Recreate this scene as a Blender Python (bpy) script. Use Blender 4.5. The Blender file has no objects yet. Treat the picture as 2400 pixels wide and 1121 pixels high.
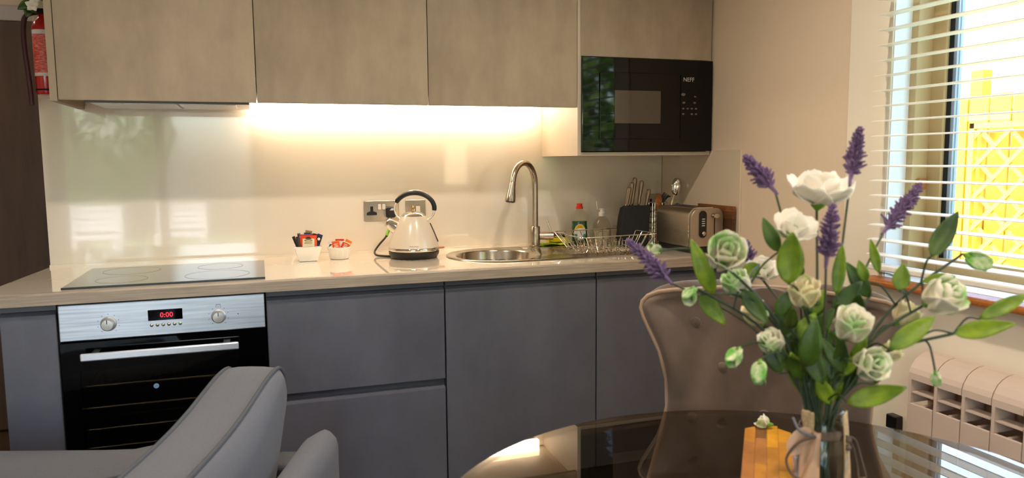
import bpy, math, random
from mathutils import Vector, Matrix
random.seed(7)
S = bpy.context.scene
C = S.collection
PI = math.pi

# ------------------------------------------------------------------ camera, sky, sun, exposure
def cam_axes(yaw, pitch, roll):
    f = Vector((math.sin(yaw) * math.cos(pitch), math.cos(yaw) * math.cos(pitch), math.sin(pitch)))
    r = Vector((math.cos(yaw), -math.sin(yaw), 0)); u = r.cross(f)
    c, s = math.cos(roll), math.sin(roll)
    return c * r + s * u, -s * r + c * u, f
cam = bpy.data.cameras.new('camera')
cam_ob = bpy.data.objects.new('camera', cam); C.objects.link(cam_ob)
_r, _u, _f = cam_axes(0.3233, -0.1048, -0.0088)
cam_ob.matrix_world = Matrix(((_r.x, _u.x, -_f.x, 0.5981), (_r.y, _u.y, -_f.y, -3.1493), (_r.z, _u.z, -_f.z, 1.2906), (0, 0, 0, 1)))
cam.sensor_width = 36.0; cam.lens = 26.336; cam.clip_start = 0.02
cam.dof.use_dof = True; cam.dof.focus_distance = 2.75; cam.dof.aperture_fstop = 4.2
S.camera = cam_ob
S.view_settings.view_transform = 'Standard'; S.view_settings.look = 'None'
S.view_settings.gamma = 1; S.view_settings.use_curve_mapping = False
S.view_settings.exposure = 0.8
DL_LENS, DL_W = 12.0, 6.5      # added ceiling fill lights: lens glow and watts

world = bpy.data.worlds.new('world'); S.world = world; world.use_nodes = True
wn = world.node_tree.nodes; wl = world.node_tree.links
bg = wn['Background']
sky = wn.new('ShaderNodeTexSky'); sky.sky_type = 'NISHITA'; sky.sun_disc = False
sky.sun_elevation = math.radians(52); sky.sun_rotation = math.radians(300)
sky.air_density = 1.0; sky.dust_density = 3.0; sky.ozone_density = 1.0
wl.new(sky.outputs[0], bg.inputs[0]); bg.inputs[1].default_value = 1.9

sun = bpy.data.lights.new('sun', 'SUN'); sun.energy = 4.0; sun.angle = 0.01; sun.color = (1, .93, .8)
sun_ob = bpy.data.objects.new('sun', sun); C.objects.link(sun_ob)
sun_ob.rotation_euler = Vector((0.62, -0.42, -1.05)).to_track_quat('-Z', 'Y').to_euler()

def portal(name, loc, normal, sx, sy):
    l = bpy.data.lights.new(name, 'AREA'); l.shape = 'RECTANGLE'; l.size = sx; l.size_y = sy
    l.cycles.is_portal = True
    o = bpy.data.objects.new(name, l); C.objects.link(o); o.location = loc
    o.rotation_euler = Vector(normal).to_track_quat('-Z', 'Y').to_euler()
XW = 2.413           # right wall plane
portal('window_portal', (2.62, -2.05, 1.50), (-1, 0, 0), 1.42, 1.18)
portal('patio_portal', (-0.37, -5.62, 1.08), (0, 1, 0), 1.9, 2.1)

# light path depth for a small lamp-lit room
S.cycles.max_bounces = 8; S.cycles.diffuse_bounces = 4; S.cycles.glossy_bounces = 4; S.cycles.transmission_bounces = 4; S.cycles.transparent_max_bounces = 14
S.cycles.caustics_reflective = False; S.cycles.caustics_refractive = False

# ------------------------------------------------------------------ helpers
def col(r, g, b):
    f = lambda c: (c / 255 / 12.92) if c / 255 <= 0.04045 else ((c / 255 + 0.055) / 1.055) ** 2.4
    return (f(r), f(g), f(b), 1)
def mat(name, c, rough=0.5, metal=0.0, spec=0.5, coat=0.0, coat_rough=0.05, emit=None, strength=0, noise=None, bump=None, aniso=0, sheen=0, sub=0):
    m = bpy.data.materials.new(name); m.use_nodes = True
    n = m.node_tree.nodes; l = m.node_tree.links; b = n['Principled BSDF']
    b.inputs['Base Color'].default_value = c
    b.inputs['Roughness'].default_value = rough; b.inputs['Metallic'].default_value = metal
    b.inputs['Specular IOR Level'].default_value = spec
    b.inputs['Coat Weight'].default_value = coat; b.inputs['Coat Roughness'].default_value = coat_rough
    b.inputs['Sheen Weight'].default_value = sheen
    if sub: b.inputs['Subsurface Weight'].default_value = sub; b.inputs['Subsurface Radius'].default_value = (.01, .01, .006)
    if emit: b.inputs['Emission Color'].default_value = emit; b.inputs['Emission Strength'].default_value = strength
    if noise or bump:
        tc = n.new('ShaderNodeTexCoord')
    if noise:      # (colour2, scale, (sx,sy,sz), detail, lo, hi)
        c2, sc, st, det, lo, hi = noise
        mp = n.new('ShaderNodeMapping'); mp.inputs['Scale'].default_value = st
        t = n.new('ShaderNodeTexNoise'); t.inputs['Scale'].default_value = sc; t.inputs['Detail'].default_value = det; t.inputs['Roughness'].default_value = .65
        rp = n.new('ShaderNodeValToRGB'); rp.color_ramp.elements[0].position = lo; rp.color_ramp.elements[1].position = hi
        rp.color_ramp.elements[0].color = c2; rp.color_ramp.elements[1].color = c
        l.new(tc.outputs['Object'], mp.inputs[0]); l.new(mp.outputs[0], t.inputs[0]); l.new(t.outputs[0], rp.inputs[0]); l.new(rp.outputs[0], b.inputs['Base Color'])
    if bump:       # (scale, strength, (stretch), dist)
        sc, stg, st, dist = bump
        mp2 = n.new('ShaderNodeMapping'); mp2.inputs['Scale'].default_value = st
        t2 = n.new('ShaderNodeTexNoise'); t2.inputs['Scale'].default_value = sc; t2.inputs['Detail'].default_value = 4
        bp = n.new('ShaderNodeBump'); bp.inputs['Strength'].default_value = stg; bp.inputs['Distance'].default_value = dist
        l.new(tc.outputs['Object'], mp2.inputs[0]); l.new(mp2.outputs[0], t2.inputs[0]); l.new(t2.outputs[0], bp.inputs['Height']); l.new(bp.outputs[0], b.inputs['Normal'])
    return m
def glass(name, tint, ior=1.45, rough=0.0):
    m = bpy.data.materials.new(name); m.use_nodes = True
    n = m.node_tree.nodes; l = m.node_tree.links
    n.remove(n['Principled BSDF']); out = n['Material Output']
    tr = n.new('ShaderNodeBsdfTransparent'); tr.inputs[0].default_value = tint
    gl = n.new('ShaderNodeBsdfGlossy'); gl.inputs['Roughness'].default_value = rough
    # Schlick reflectance, the same from both sides of the thin shell
    r0 = ((ior - 1) / (ior + 1)) ** 2
    lw = n.new('ShaderNodeLayerWeight'); lw.inputs[0].default_value = .5
    pw = n.new('ShaderNodeMath'); pw.operation = 'POWER'; pw.inputs[1].default_value = 5
    ma = n.new('ShaderNodeMath'); ma.operation = 'MULTIPLY_ADD'; ma.inputs[1].default_value = 1 - r0; ma.inputs[2].default_value = r0
    mx = n.new('ShaderNodeMixShader')
    l.new(lw.outputs['Facing'], pw.inputs[0]); l.new(pw.outputs[0], ma.inputs[0])
    l.new(ma.outputs[0], mx.inputs[0]); l.new(tr.outputs[0], mx.inputs[1]); l.new(gl.outputs[0], mx.inputs[2]); l.new(mx.outputs[0], out.inputs[0])
    return m
def emis(name, c, s):
    m = bpy.data.materials.new(name); m.use_nodes = True
    n = m.node_tree.nodes; l = m.node_tree.links; n.remove(n['Principled BSDF'])
    e = n.new('ShaderNodeEmission'); e.inputs[0].default_value = c; e.inputs[1].default_value = s
    l.new(e.outputs[0], n['Material Output'].inputs[0]); return m

class MB:
    def __init__(s): s.v = []; s.f = []
    def add(s, vs, fs):
        o = len(s.v); s.v += [Vector(p) for p in vs]; s.f += [tuple(i + o for i in f) for f in fs]; return s
    def box(s, x0, x1, y0, y1, z0, z1):
        return s.add([(x0, y0, z0), (x1, y0, z0), (x1, y1, z0), (x0, y1, z0), (x0, y0, z1), (x1, y0, z1), (x1, y1, z1), (x0, y1, z1)],
                     [(3, 2, 1, 0), (4, 5, 6, 7), (0, 1, 5, 4), (1, 2, 6, 5), (2, 3, 7, 6), (3, 0, 4, 7)])
    def tube(s, pts, r, n=8, closed=False, caps=True):
        pts = [Vector(p) for p in pts]; N = len(pts)
        rs = list(r) if hasattr(r, '__len__') else [r] * N
        vs = []; fs = []; prev = None
        for i, p in enumerate(pts):
            a = pts[(i - 1) % N] if (i > 0 or closed) else p
            b = pts[(i + 1) % N] if (i < N - 1 or closed) else p
            t = (b - a).normalized() if (b - a).length > 1e-9 else Vector((0, 0, 1))
            if prev is None:
                up = Vector((0, 0, 1)) if abs(t.z) < .9 else Vector((1, 0, 0))
                nx = t.cross(up).normalized()
            else:
                nx = (prev - t * prev.dot(t))
                nx = nx.normalized() if nx.length > 1e-6 else t.orthogonal().normalized()
            prev = nx; ny = t.cross(nx)
            for k in range(n):
                q = 2 * PI * k / n
                vs.append(p + (nx * math.cos(q) + ny * math.sin(q)) * rs[i])
        M = N if closed else N - 1
        for i in range(M):
            j = (i + 1) % N
            for k in range(n):
                k2 = (k + 1) % n
                fs.append((i * n + k, i * n + k2, j * n + k2, j * n + k))
        if caps and not closed:
            fs.append(tuple(range(n - 1, -1, -1))); fs.append(tuple((N - 1) * n + k for k in range(n)))
        return s.add(vs, fs)
    def lathe(s, prof, c=(0, 0, 0), n=32, cap0=False, cap1=False):
        vs = []; fs = []
        for (r, z) in prof:
            for k in range(n):
                q = 2 * PI * k / n
                vs.append((c[0] + r * math.cos(q), c[1] + r * math.sin(q), c[2] + z))
        for i in range(len(prof) - 1):
            for k in range(n):
                k2 = (k + 1) % n
                fs.append((i * n + k, i * n + k2, (i + 1) * n + k2, (i + 1) * n + k))
        if cap0: fs.append(tuple(range(n - 1, -1, -1)))
        if cap1: fs.append(tuple((len(prof) - 1) * n + k for k in range(n)))
        return s.add(vs, fs)
    def prism(s, poly, fn0, fn1):     # poly list of (a,b); fn maps (a,b) to 3D
        n = len(poly)
        vs = [fn0(*p) for p in poly] + [fn1(*p) for p in poly]
        fs = [tuple(range(n - 1, -1, -1)), tuple(range(n, 2 * n))] + [(i, (i + 1) % n, n + (i + 1) % n, n + i) for i in range(n)]
        return s.add(vs, fs)
    def grid(s, fn, nu, nv):
        vs = [fn(i / (nu - 1), j / (nv - 1)) for j in range(nv) for i in range(nu)]
        fs = [(j * nu + i, j * nu + i + 1, (j + 1) * nu + i + 1, (j + 1) * nu + i) for j in range(nv - 1) for i in range(nu - 1)]
        return s.add(vs, fs)
    def xf(s, M):
        s.v = [M @ p for p in s.v]; return s
    def build(s, name, m, parent=None, smooth=False, bevel=0, seg=2, sub=0, solid=0, ang=40):
        org = Vector((0, 0, 0))
        if parent is not None:
            p = parent
            while p is not None: org += Vector(p.location); p = p.parent
        me = bpy.data.meshes.new(name)
        me.from_pydata([tuple(p - org) for p in s.v], [], s.f); me.validate(); me.update()
        if smooth:
            for p in me.polygons: p.use_smooth = True
            if not sub: me.set_sharp_from_angle(angle=math.radians(ang))
        me.materials.append(m)
        o = bpy.data.objects.new(name, me); C.objects.link(o)
        if parent is not None: o.parent = parent
        if solid:
            md = o.modifiers.new('solid', 'SOLIDIFY'); md.thickness = solid; md.offset = 0
        if bevel:
            md = o.modifiers.new('bevel', 'BEVEL'); md.width = bevel; md.segments = seg; md.limit_method = 'ANGLE'; md.angle_limit = math.radians(35)
        if sub:
            md = o.modifiers.new('sub', 'SUBSURF'); md.levels = sub; md.render_levels = sub
        return o
def recentre(o):     # move a top-level mesh's origin to the centre of its base
    me = o.data
    xs = [v.co.x for v in me.vertices]; ys = [v.co.y for v in me.vertices]; zs = [v.co.z for v in me.vertices]
    c = Vector(((min(xs) + max(xs)) / 2, (min(ys) + max(ys)) / 2, min(zs)))
    for v in me.vertices: v.co -= c
    o.location = c; return o
def tag(o, label, cat, group=None):
    o['label'] = label; o['category'] = cat
    if group: o['group'] = group
    return o
def thing(name, label, cat, loc, group=None):
    o = bpy.data.objects.new(name, None); C.objects.link(o); o.location = loc; o.empty_display_size = .05
    return tag(o, label, cat, group)
def struct(o, label=None):
    o['kind'] = 'structure'
    if label: o['label'] = label
    return o
def text(s, size, m, parent, origin, right, up, name='lettering', ext=.0002, align='CENTER', fit=None, bend=None):
    cu = bpy.data.curves.new(name, 'FONT'); cu.body = s; cu.size = size; cu.align_x = align; cu.align_y = 'CENTER'; cu.extrude = ext; cu.resolution_u = 2
    t = bpy.data.objects.new(name, cu); C.objects.link(t)
    dg = bpy.context.evaluated_depsgraph_get(); dg.update()
    me = bpy.data.meshes.new_from_object(t.evaluated_get(dg))
    C.objects.unlink(t); bpy.data.objects.remove(t)
    R = Vector(right).normalized(); U = Vector(up).normalized(); N = R.cross(U)
    k = 1.0
    if fit:
        xs = [v.co.x for v in me.vertices]; k = fit / (max(xs) - min(xs))
    b = MB(); O = Vector(origin)
    vs = [bend(v.co.x * k, v.co.y * k, v.co.z) if bend else O + R * v.co.x * k + U * v.co.y * k + N * v.co.z for v in me.vertices]
    b.add(vs, [tuple(p.vertices) for p in me.polygons])
    bpy.data.meshes.remove(me)
    return b.build(name, m, parent)
def circ(cx, cy, r, n, a0=0, a1=2 * PI, end=False):
    k = n if not end else n - 1
    return [(cx + r * math.cos(a0 + (a1 - a0) * i / k), cy + r * math.sin(a0 + (a1 - a0) * i / k)) for i in range(n)]
def rrect(x0, x1, y0, y1, r, n=5):
    P = []
    for cx, cy, a in ((x1 - r, y1 - r, 0), (x0 + r, y1 - r, PI / 2), (x0 + r, y0 + r, PI), (x1 - r, y0 + r, 3 * PI / 2)):
        P += circ(cx, cy, r, n, a, a + PI / 2, True)
    return P
def bez(p0, p1, p2, n):
    p0, p1, p2 = map(Vector, (p0, p1, p2))
    return [p0 * (1 - t) ** 2 + p1 * 2 * t * (1 - t) + p2 * t * t for t in [i / (n - 1) for i in range(n)]]
def crom(P, k=6):
    P = [Vector(p) for p in P]; out = []
    for i in range(len(P) - 1):
        a = P[max(i - 1, 0)]; b = P[i]; c = P[i + 1]; d = P[min(i + 2, len(P) - 1)]
        for j in range(k):
            t = j / k
            out.append(.5 * ((2 * b) + (c - a) * t + (2 * a - 5 * b + 4 * c - d) * t * t + (3 * b - a - 3 * c + d) * t ** 3))
    return out + [P[-1]]

# ------------------------------------------------------------------ materials
M = {}
M['wall'] = mat('wall paint beige and shade tone', col(232, 210, 182), .7, bump=(260, .06, (1, 1, 1), .002))
M['wall_cream_lit'] = mat('wall paint cream and lit tone', col(246, 234, 212), .7, bump=(260, .06, (1, 1, 1), .002))  # cream walls; its paleness also stands for light on the window stretch
M['ceiling'] = mat('ceiling paint', col(232, 224, 210), .8)
M['floor'] = mat('floor oak', col(92, 68, 48), .35, noise=(col(60, 42, 28), 5, (1, 14, 1), 6, .3, .7))
M['splash'] = mat('gloss acrylic splashback', col(238, 226, 208), .09, coat=.6, coat_rough=.03)
M['worktop'] = mat('cream stone worktop', col(238, 225, 204), .06, coat=.8, coat_rough=.02, noise=(col(234, 221, 200), 60, (1, 1, 1), 2, .3, .7))
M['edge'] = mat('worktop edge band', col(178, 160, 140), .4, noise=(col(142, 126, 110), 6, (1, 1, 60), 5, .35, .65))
M['concrete'] = mat('concrete effect door', col(172, 153, 130), .48, noise=(col(142, 124, 105), 3.6, (1.3, 1, .55), 9, .30, .64), bump=(24, .12, (1, 1, .5), .003))
M['concrete_edge'] = mat('concrete effect edge', col(158, 140, 118), .5)
M['grey'] = mat('graphite grey satin door', col(96, 96, 106), .34, noise=(col(84, 84, 93), 5, (1, 1, .5), 7, .35, .65))
M['channel'] = mat('graphite grey handle channel', col(80, 80, 88), .4)
M['carcass'] = mat('cabinet carcass', col(196, 182, 160), .55)
M['gap'] = mat('dark plinth', col(40, 38, 40), .6)  # plain dark plinth colour
M['steel'] = mat('brushed steel', col(196, 186, 172), .27, metal=1, bump=(60, .05, (1, 1, 30), .001))
M['ovensteel'] = mat('oven steel', col(222, 228, 240), .40, metal=1, noise=(col(178, 184, 196), 3, (1, 1, 40), 4, .3, .7))
M['chrome'] = mat('chrome', col(225, 220, 212), .07, metal=1)
M['sinksteel'] = mat('sink steel', col(200, 190, 175), .17, metal=1)
M['tapsteel'] = mat('tap brushed nickel', col(178, 164, 146), .24, metal=1)
M['black'] = mat('black plastic', col(16, 15, 15), .35)
M['blackgloss'] = mat('black gloss glass', col(3, 3, 4), .04, spec=.3)
M['blackmatte'] = mat('black matte', col(10, 10, 10), .75)
M['led'] = emis('warm led diffuser', (1.0, .79, .57, 1), 14.0)
M['redled'] = emis('red display digits', (1, .02, .03, 1), 2.2)
M['white'] = mat('white glazed ceramic', col(240, 234, 224), .18, coat=.3)
M['kettle'] = mat('cream enamel kettle', col(220, 206, 186), .3, coat=.4, coat_rough=.15)
M['hob'] = mat('ceramic hob glass', col(30, 29, 27), .07, coat=.5)
M['pane'] = glass('window glass', (.97, .98, .97, 1), 1.3)
M['ovenpane'] = glass('oven door glass', (.62, .6, .57, 1), 1.4)
M['tableglass'] = glass('smoked table glass', (.60, .54, .47, 1), 1.9)
M['clearglass'] = glass('clear glass', (.92, .94, .92, 1), 1.5)
M['bottleplastic'] = glass('clear bottle plastic', (.92, .91, .87, 1), 1.5, .03)
M['greenliquid'] = mat('green dish soap', col(12, 92, 52), .12, coat=.5)
M['tan'] = mat('window timber frame', col(190, 160, 112), .5)
M['oak'] = mat('oak sill', col(186, 112, 48), .4, noise=(col(150, 84, 30), 9, (1, 12, 12), 5, .3, .7))
M['blind'] = mat('white painted slat', col(246, 240, 228), .4, sub=0)
M['jamb'] = mat('white reveal paint', col(238, 236, 232), .6)
M['velvet'] = mat('taupe velvet', col(104, 84, 70), .75, sheen=.35, noise=(col(80, 64, 54), 5, (1, 1, .5), 5, .35, .65), bump=(90, .1, (1, 1, 1), .002))
M['velvet_edge'] = mat('taupe velvet piping', col(160, 130, 104), .7, sheen=.5)
M['sofa'] = mat('grey sofa fabric', col(96, 98, 105), .9, sheen=.1, noise=(col(88, 90, 97), 220, (1, 1, 1), 3, .3, .7), bump=(500, .25, (1, 1, 1), .001))
M['piping'] = mat('grey sofa piping', col(74, 77, 83), .9)
M['radiator'] = mat('radiator enamel', col(214, 192, 176), .4)
M['lavender'] = mat('lavender floret', col(134, 106, 146), .8, noise=(col(96, 72, 112), 120, (1, 1, 1), 2, .35, .65), sub=.1)
M['lavstem'] = mat('lavender stem', col(74, 80, 52), .7)
M['stem'] = mat('green stem', col(52, 70, 48), .6)
M['leaf'] = mat('green leaf', col(132, 158, 22), .45, noise=(col(84, 116, 16), 22, (1, 1, 1), 3, .35, .65), sub=.12)
M['leafdark'] = mat('dark green leaf', col(72, 104, 22), .45, noise=(col(44, 70, 18), 22, (1, 1, 1), 3, .35, .65), sub=.1)
M['petalwhite'] = mat('white petal', col(246, 238, 224), .7, sub=.2)
M['petalgreen'] = mat('green tinged petal', col(242, 234, 212), .65, noise=(col(150, 198, 112), 24, (1, 1, 1), 3, .34, .52), sub=.2)
M['petalbud'] = mat('green bud petal', col(226, 226, 190), .65, noise=(col(110, 176, 70), 40, (1, 1, 1), 3, .42, .62), sub=.2)
M['splash_return_shaded'] = mat('gloss acrylic return shaded', col(226, 208, 182), .10, coat=.4, coat_rough=.04)  # darker copy of the splashback acrylic, its dimmer light put into the colour
M['petalcream'] = mat('cream petal', col(240, 224, 186), .65, noise=(col(190, 200, 110), 24, (1, 1, 1), 3, .3, .52), sub=.2)
M['calyx'] = mat('green calyx', col(112, 160, 44), .6)
M['burlap'] = mat('burlap ribbon', col(206, 180, 140), .9, bump=(300, .4, (1, 1, 1), .002), noise=(col(176, 148, 108), 160, (1, 1, 1), 3, .3, .7))
M['twine'] = mat('brown twine', col(104, 88, 76), .9)
M['tagwood'] = mat('pale tag wood', col(214, 178, 150), .6)
M['red'] = mat('red paint', col(196, 22, 18), .25, coat=.4)
M['label_white'] = mat('white label', col(232, 226, 222), .5)
M['darkdoor'] = mat('dark brown door veneer', col(88, 60, 38), .5, noise=(col(70, 46, 28), 4, (6, 6, .6), 6, .3, .7))
M['fence'] = mat('fence board wood', col(200, 154, 20), .8, noise=(col(164, 122, 14), 4, (6, 6, .5), 5, .3, .7))
M['trellis'] = mat('trellis lath wood', col(204, 164, 48), .8)
M['grass'] = mat('lawn', col(116, 138, 52), .9, noise=(col(80, 104, 34), 4, (1, 1, 1), 6, .3, .7))
M['foliage'] = mat('hedge leaf', col(96, 130, 40), .6)

# ------------------------------------------------------------------ room shell
WY0, WY1, WZ0, WZ1 = -2.76, -1.345, .925, 2.10      # window opening
XO = 2.60                                           # outer face of right wall
FX0, BY = -2.6, -5.5
def wall(name, b, m, label): return struct(b.build(name, m), label)
wall('floor', MB().box(FX0 - .1, XO, BY - .2, 1.3, -.08, 0), M['floor'], 'dark oak floor under the kitchen')
wall('ceiling', MB().box(FX0 - .1, XO, BY - .2, 1.3, 2.42, 2.5), M['ceiling'], 'pale ceiling above the kitchen')
wall('wall_back', MB().box(-.152, XO, .012, .12, 0, 2.42), M['wall_cream_lit'], 'cream wall behind the kitchen units')
wall('wall_hall', MB().box(FX0 - .1, -.152, 1.02, 1.12, 0, 2.42), M['wall'], 'beige wall beyond the end of the units')
wall('wall_left', MB().box(FX0 - .1, FX0, BY, 1.02, 0, 2.42), M['wall'], 'beige wall of the living room')
wall('wall_return', MB().box(-.152, -.10, .12, 1.02, 0, 2.42), M['wall'], 'short return wall of the hall')
# right wall: window stretch painted paler for its light, on an added step
wall('wall_right', MB().box(XW, XO, -1.175, .012, 0, 2.42), M['wall'], 'wall beside the units, its shade put in as beige')
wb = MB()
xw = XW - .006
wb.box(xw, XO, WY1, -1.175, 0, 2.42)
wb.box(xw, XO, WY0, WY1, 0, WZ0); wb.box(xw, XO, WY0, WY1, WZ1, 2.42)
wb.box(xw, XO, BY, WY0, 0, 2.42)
wall('wall_window', wb, M['wall_cream_lit'], 'wall around the blind, its light put in as paler cream')
pb = MB()
PX0, PX1, PZ = -1.33, .58, 2.12
pb.box(FX0, PX0, BY - .1, BY, 0, 2.42); pb.box(PX1, XO, BY - .1, BY, 0, 2.42); pb.box(PX0, PX1, BY - .1, BY, PZ, 2.42)
wall('wall_front', pb, M['wall_cream_lit'], 'cream wall with the patio door')
# hall door with pale head trim
d = struct(MB().box(-1.35, -.352, .97, 1.015, 0.01, 1.955).build('door_1', M['darkdoor'], bevel=.004), 'dark brown flush door in the hall')
MB().tube([(-1.20, .94, 1.0), (-1.31, .94, 1.0)], .009, 8).build('door_handle', M['steel'], d, True)
struct(MB().box(-1.42, -.29, .985, 1.018, 1.958, 2.03).build('trim_1', mat('grey trim', col(190, 182, 178), .6), bevel=.004), 'pale grey door head trim')
# patio door in the wall behind
pd = struct(MB().box(PX0 + .002, PX0 + .07, BY - .08, BY - .02, .002, PZ - .002).box(PX1 - .07, PX1 - .002, BY - .08, BY - .02, .002, PZ - .002).box(PX0 + .07, PX1 - .07, BY - .08, BY - .02, PZ - .075, PZ - .002).box(PX0 + .07, PX1 - .07, BY - .08, BY - .02, .002, .09).box(-.42, -.33, BY - .08, BY - .02, .09, PZ - .075).build('door_2', M['tan']), 'timber patio door')
MB().box(PX0 + .07, -.42, BY - .056, BY - .048, .09, PZ - .075).build('pane', M['pane'], pd)
MB().box(-.33, PX1 - .07, BY - .056, BY - .048, .09, PZ - .075).build('pane', M['pane'], pd)

# window: reveal, timber frame, gasket, panes
win = struct(MB().box(2.535, 2.575, WY1 - .075, WY1, WZ0, WZ1).box(2.535, 2.575, WY0, WY0 + .075, WZ0, WZ1).box(2.535, 2.575, WY0 + .075, WY1 - .075, WZ0, WZ0 + .06).box(2.535, 2.575, WY0 + .075, WY1 - .075, WZ1 - .075, WZ1).build('window_1', M['tan'], bevel=.004), 'timber framed window behind the blind')
MB().box(2.475, 2.536, WY1 - .028, WY1 - .001, WZ0 + .02, WZ1).build('frame_stop', M['tan'], win, bevel=.003)
MB().box(2.545, 2.565, WY1 - .087, WY1 - .075, WZ0 + .06, WZ1 - .075).box(2.545, 2.565, WY0 + .075, WY0 + .087, WZ0 + .06, WZ1 - .075).build('gasket', M['blackmatte'], win)
MB().box(2.55, 2.572, WY1 - .098, WY1 - .087, WZ0 + .06, WZ1 - .075).build('glazing_bead', mat('grey spacer', col(150, 158, 170), .4), win)
MB().box(2.556, 2.562, WY0 + .087, WY1 - .098, WZ0 + .06, WZ1 - .075).build('pane', M['pane'], win)
MB().box(2.49, 2.52, WY1 - .043, WY1 - .029, 1.19, 1.225).build('latch', M['oak'], win, bevel=.004)
struct(MB().box(XW - .002, 2.475, WY1 - .004, WY1 + .0, WZ0 + .001, WZ1).build('trim_2', M['jamb']), 'white painted window reveal')
sill = struct(MB().box(2.345, 2.534, WY0 - .04, WY1 + .04, .902, .924).build('trim_3', M['oak'], bevel=.008, seg=3), 'oak window sill')

# ------------------------------------------------------------------ outdoors
wall('ground', MB().box(XO, 16, -14, 8, -.35, -.3).box(-8, XO, -14, BY - .2, -.35, -.3), M['grass'], 'lawn outside the window')
wall('terrace', MB().box(-5, 4, -10.5, BY - .22, -.299, -.08), mat('pale terrace paving', col(214, 210, 204), .8, noise=(col(190, 186, 180), 3, (1, 1, 1), 5, .3, .7)), 'pale stone terrace outside the patio door')
fence = thing('garden_fence', 'sunlit yellow timber board fence seen through the blind', 'fence', (5.05, .6, -.3))
y = -1.35
bm0 = None
for k in range(24):
    b = MB().box(5.0, 5.02, y, y + .138, -.3, 1.66 + .012 * ((k * 7) % 3)); b.build('board', M['fence'], fence, bevel=.003, seg=1); y += .15
for z in (.0, .8, 1.5):
    MB().box(5.022, 5.06, -1.4, 2.3, z, z + .08).build('rail', M['fence'], fence)
for yy in (-1.2, .55, 2.2):
    MB().box(5.06, 5.14, yy, yy + .09, -.3, 1.85).build('post', M['fence'], fence)
trel = thing('garden_trellis', 'pale diagonal lattice trellis against the yellow fence', 'trellis', (4.93, .1, -.28))
TY0, TY1, TZ0, TZ1 = -.95, .52, -.28, 1.5
for yy in (TY0, TY1 - .035):
    MB().box(4.93, 4.965, yy, yy + .035, TZ0, TZ1).build('stile', M['trellis'], trel)
for zz in (TZ0 + .1, TZ1 - .035):
    MB().box(4.93, 4.965, TY0, TY1, zz, zz + .035).build('rail', M['trellis'], trel)
def lath(sgn, c, x):
    # line z = sgn*y + c clipped to the frame
    pts = []
    for yy in (TY0, TY1):
        z = sgn * yy + c
        if TZ0 <= z <= TZ1: pts.append((yy, z))
    for zz in (TZ0, TZ1):
        yy = (zz - c) / sgn
        if TY0 < yy < TY1: pts.append((yy, zz))
    if len(pts) < 2: return
    (a, za), (b2, zb) = pts[0], pts[1]
    dy, dz = b2 - a, zb - za; L = math.hypot(dy, dz)
    if L < .08: return
    ny, nz = -dz / L * .014, dy / L * .014
    MB().prism([(a + ny, za + nz), (a - ny, za - nz), (b2 - ny, zb - nz), (b2 + ny, zb + nz)], lambda p, q: (x, p, q), lambda p, q: (x + .008, p, q)).build('lath', M['trellis'], trel)
for k in range(-9, 16):
    lath(1, k * .2, 4.945); lath(-1, k * .2 - .1, 4.935)
def tree(name, label, loc, h, r, m, nleaf, group=None):
    t = thing(name, label, 'tree', loc, group)
    bk = MB(); bk.tube([loc, (loc[0] + .05, loc[1], loc[2] + h * .5), (loc[0] - .04, loc[1] + .06, loc[2] + h * .8)], [.09, .06, .03], 7)
    for k in range(6):
        q = k * 1.05; bk.tube([(loc[0], loc[1], loc[2] + h * (.35 + .05 * k)), (loc[0] + r * .6 * math.cos(q), loc[1] + r * .6 * math.sin(q), loc[2] + h * (.55 + .05 * k))], [.035, .012], 5)
    bk.build('trunk', mat('bark ' + name, col(70, 58, 44), .9), t, True)
    fb = MB(); rnd = random.Random(hash(label) % 1000 if False else len(label) * 13 + int(h * 10))
    for k in range(nleaf):
        a = rnd.uniform(0, 2 * PI); zz = rnd.uniform(-1, 1); rr = rnd.uniform(.55, 1) ** .5
        s = math.sqrt(max(0, 1 - zz * zz))
        p = Vector((loc[0] + r * rr * s * math.cos(a), loc[1] + r * rr * s * math.sin(a), loc[2] + h * .62 + h * .4 * rr * zz))
        d1 = Vector((rnd.uniform(-1, 1), rnd.uniform(-1, 1), rnd.uniform(-1, 1))).normalized() * .09
        d2 = d1.orthogonal().normalized() * .04
        fb.add([p - d1, p + d2, p + d1, p - d2], [(0, 1, 2, 3)])
    f = fb.build('foliage', m, t); f['kind'] = 'stuff'
tree('garden_tree', 'leafy green tree mirrored in the microwave door', (4.6, -5.6, -.3), 3.2, 1.1, M['foliage'], 3500)
tree('garden_tree', 'broad leafy tree behind the lawn outside the window', (8.4, -7.4, -.3), 3.6, 1.5, M['foliage'], 4000)
tree('garden_tree', 'tall green tree standing outside the patio door', (-2.0, -9.6, -.3), 3.4, 1.4, M['foliage'], 3000)

for labl, bx in (('white garden bench outside the patio door, left of its pair', -1.85), ('white garden bench outside the patio door, right of its pair', -.78)):
    t = thing('garden_bench', labl, 'bench', (bx + .3, -8.0, -.08), 'garden benches on the terrace')
    wp = bpy.data.materials.get('white bench paint') or mat('white bench paint', col(240, 240, 238), .6)
    for k in range(4): MB().box(bx, bx + .66, -8.22 + k * .115, -8.12 + k * .115, .30, .33).build('seat_slat', wp, t)
    for k in range(4): MB().box(bx, bx + .66, -8.26, -8.235, .38 + k * .09, .45 + k * .09).build('back_slat', wp, t)
    for lx in (bx + .02, bx + .58):
        for ly in (-8.24, -7.84): MB().box(lx, lx + .06, ly, ly + .06, -.08, .30 if ly > -8 else .74).build('leg', wp, t)

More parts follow.
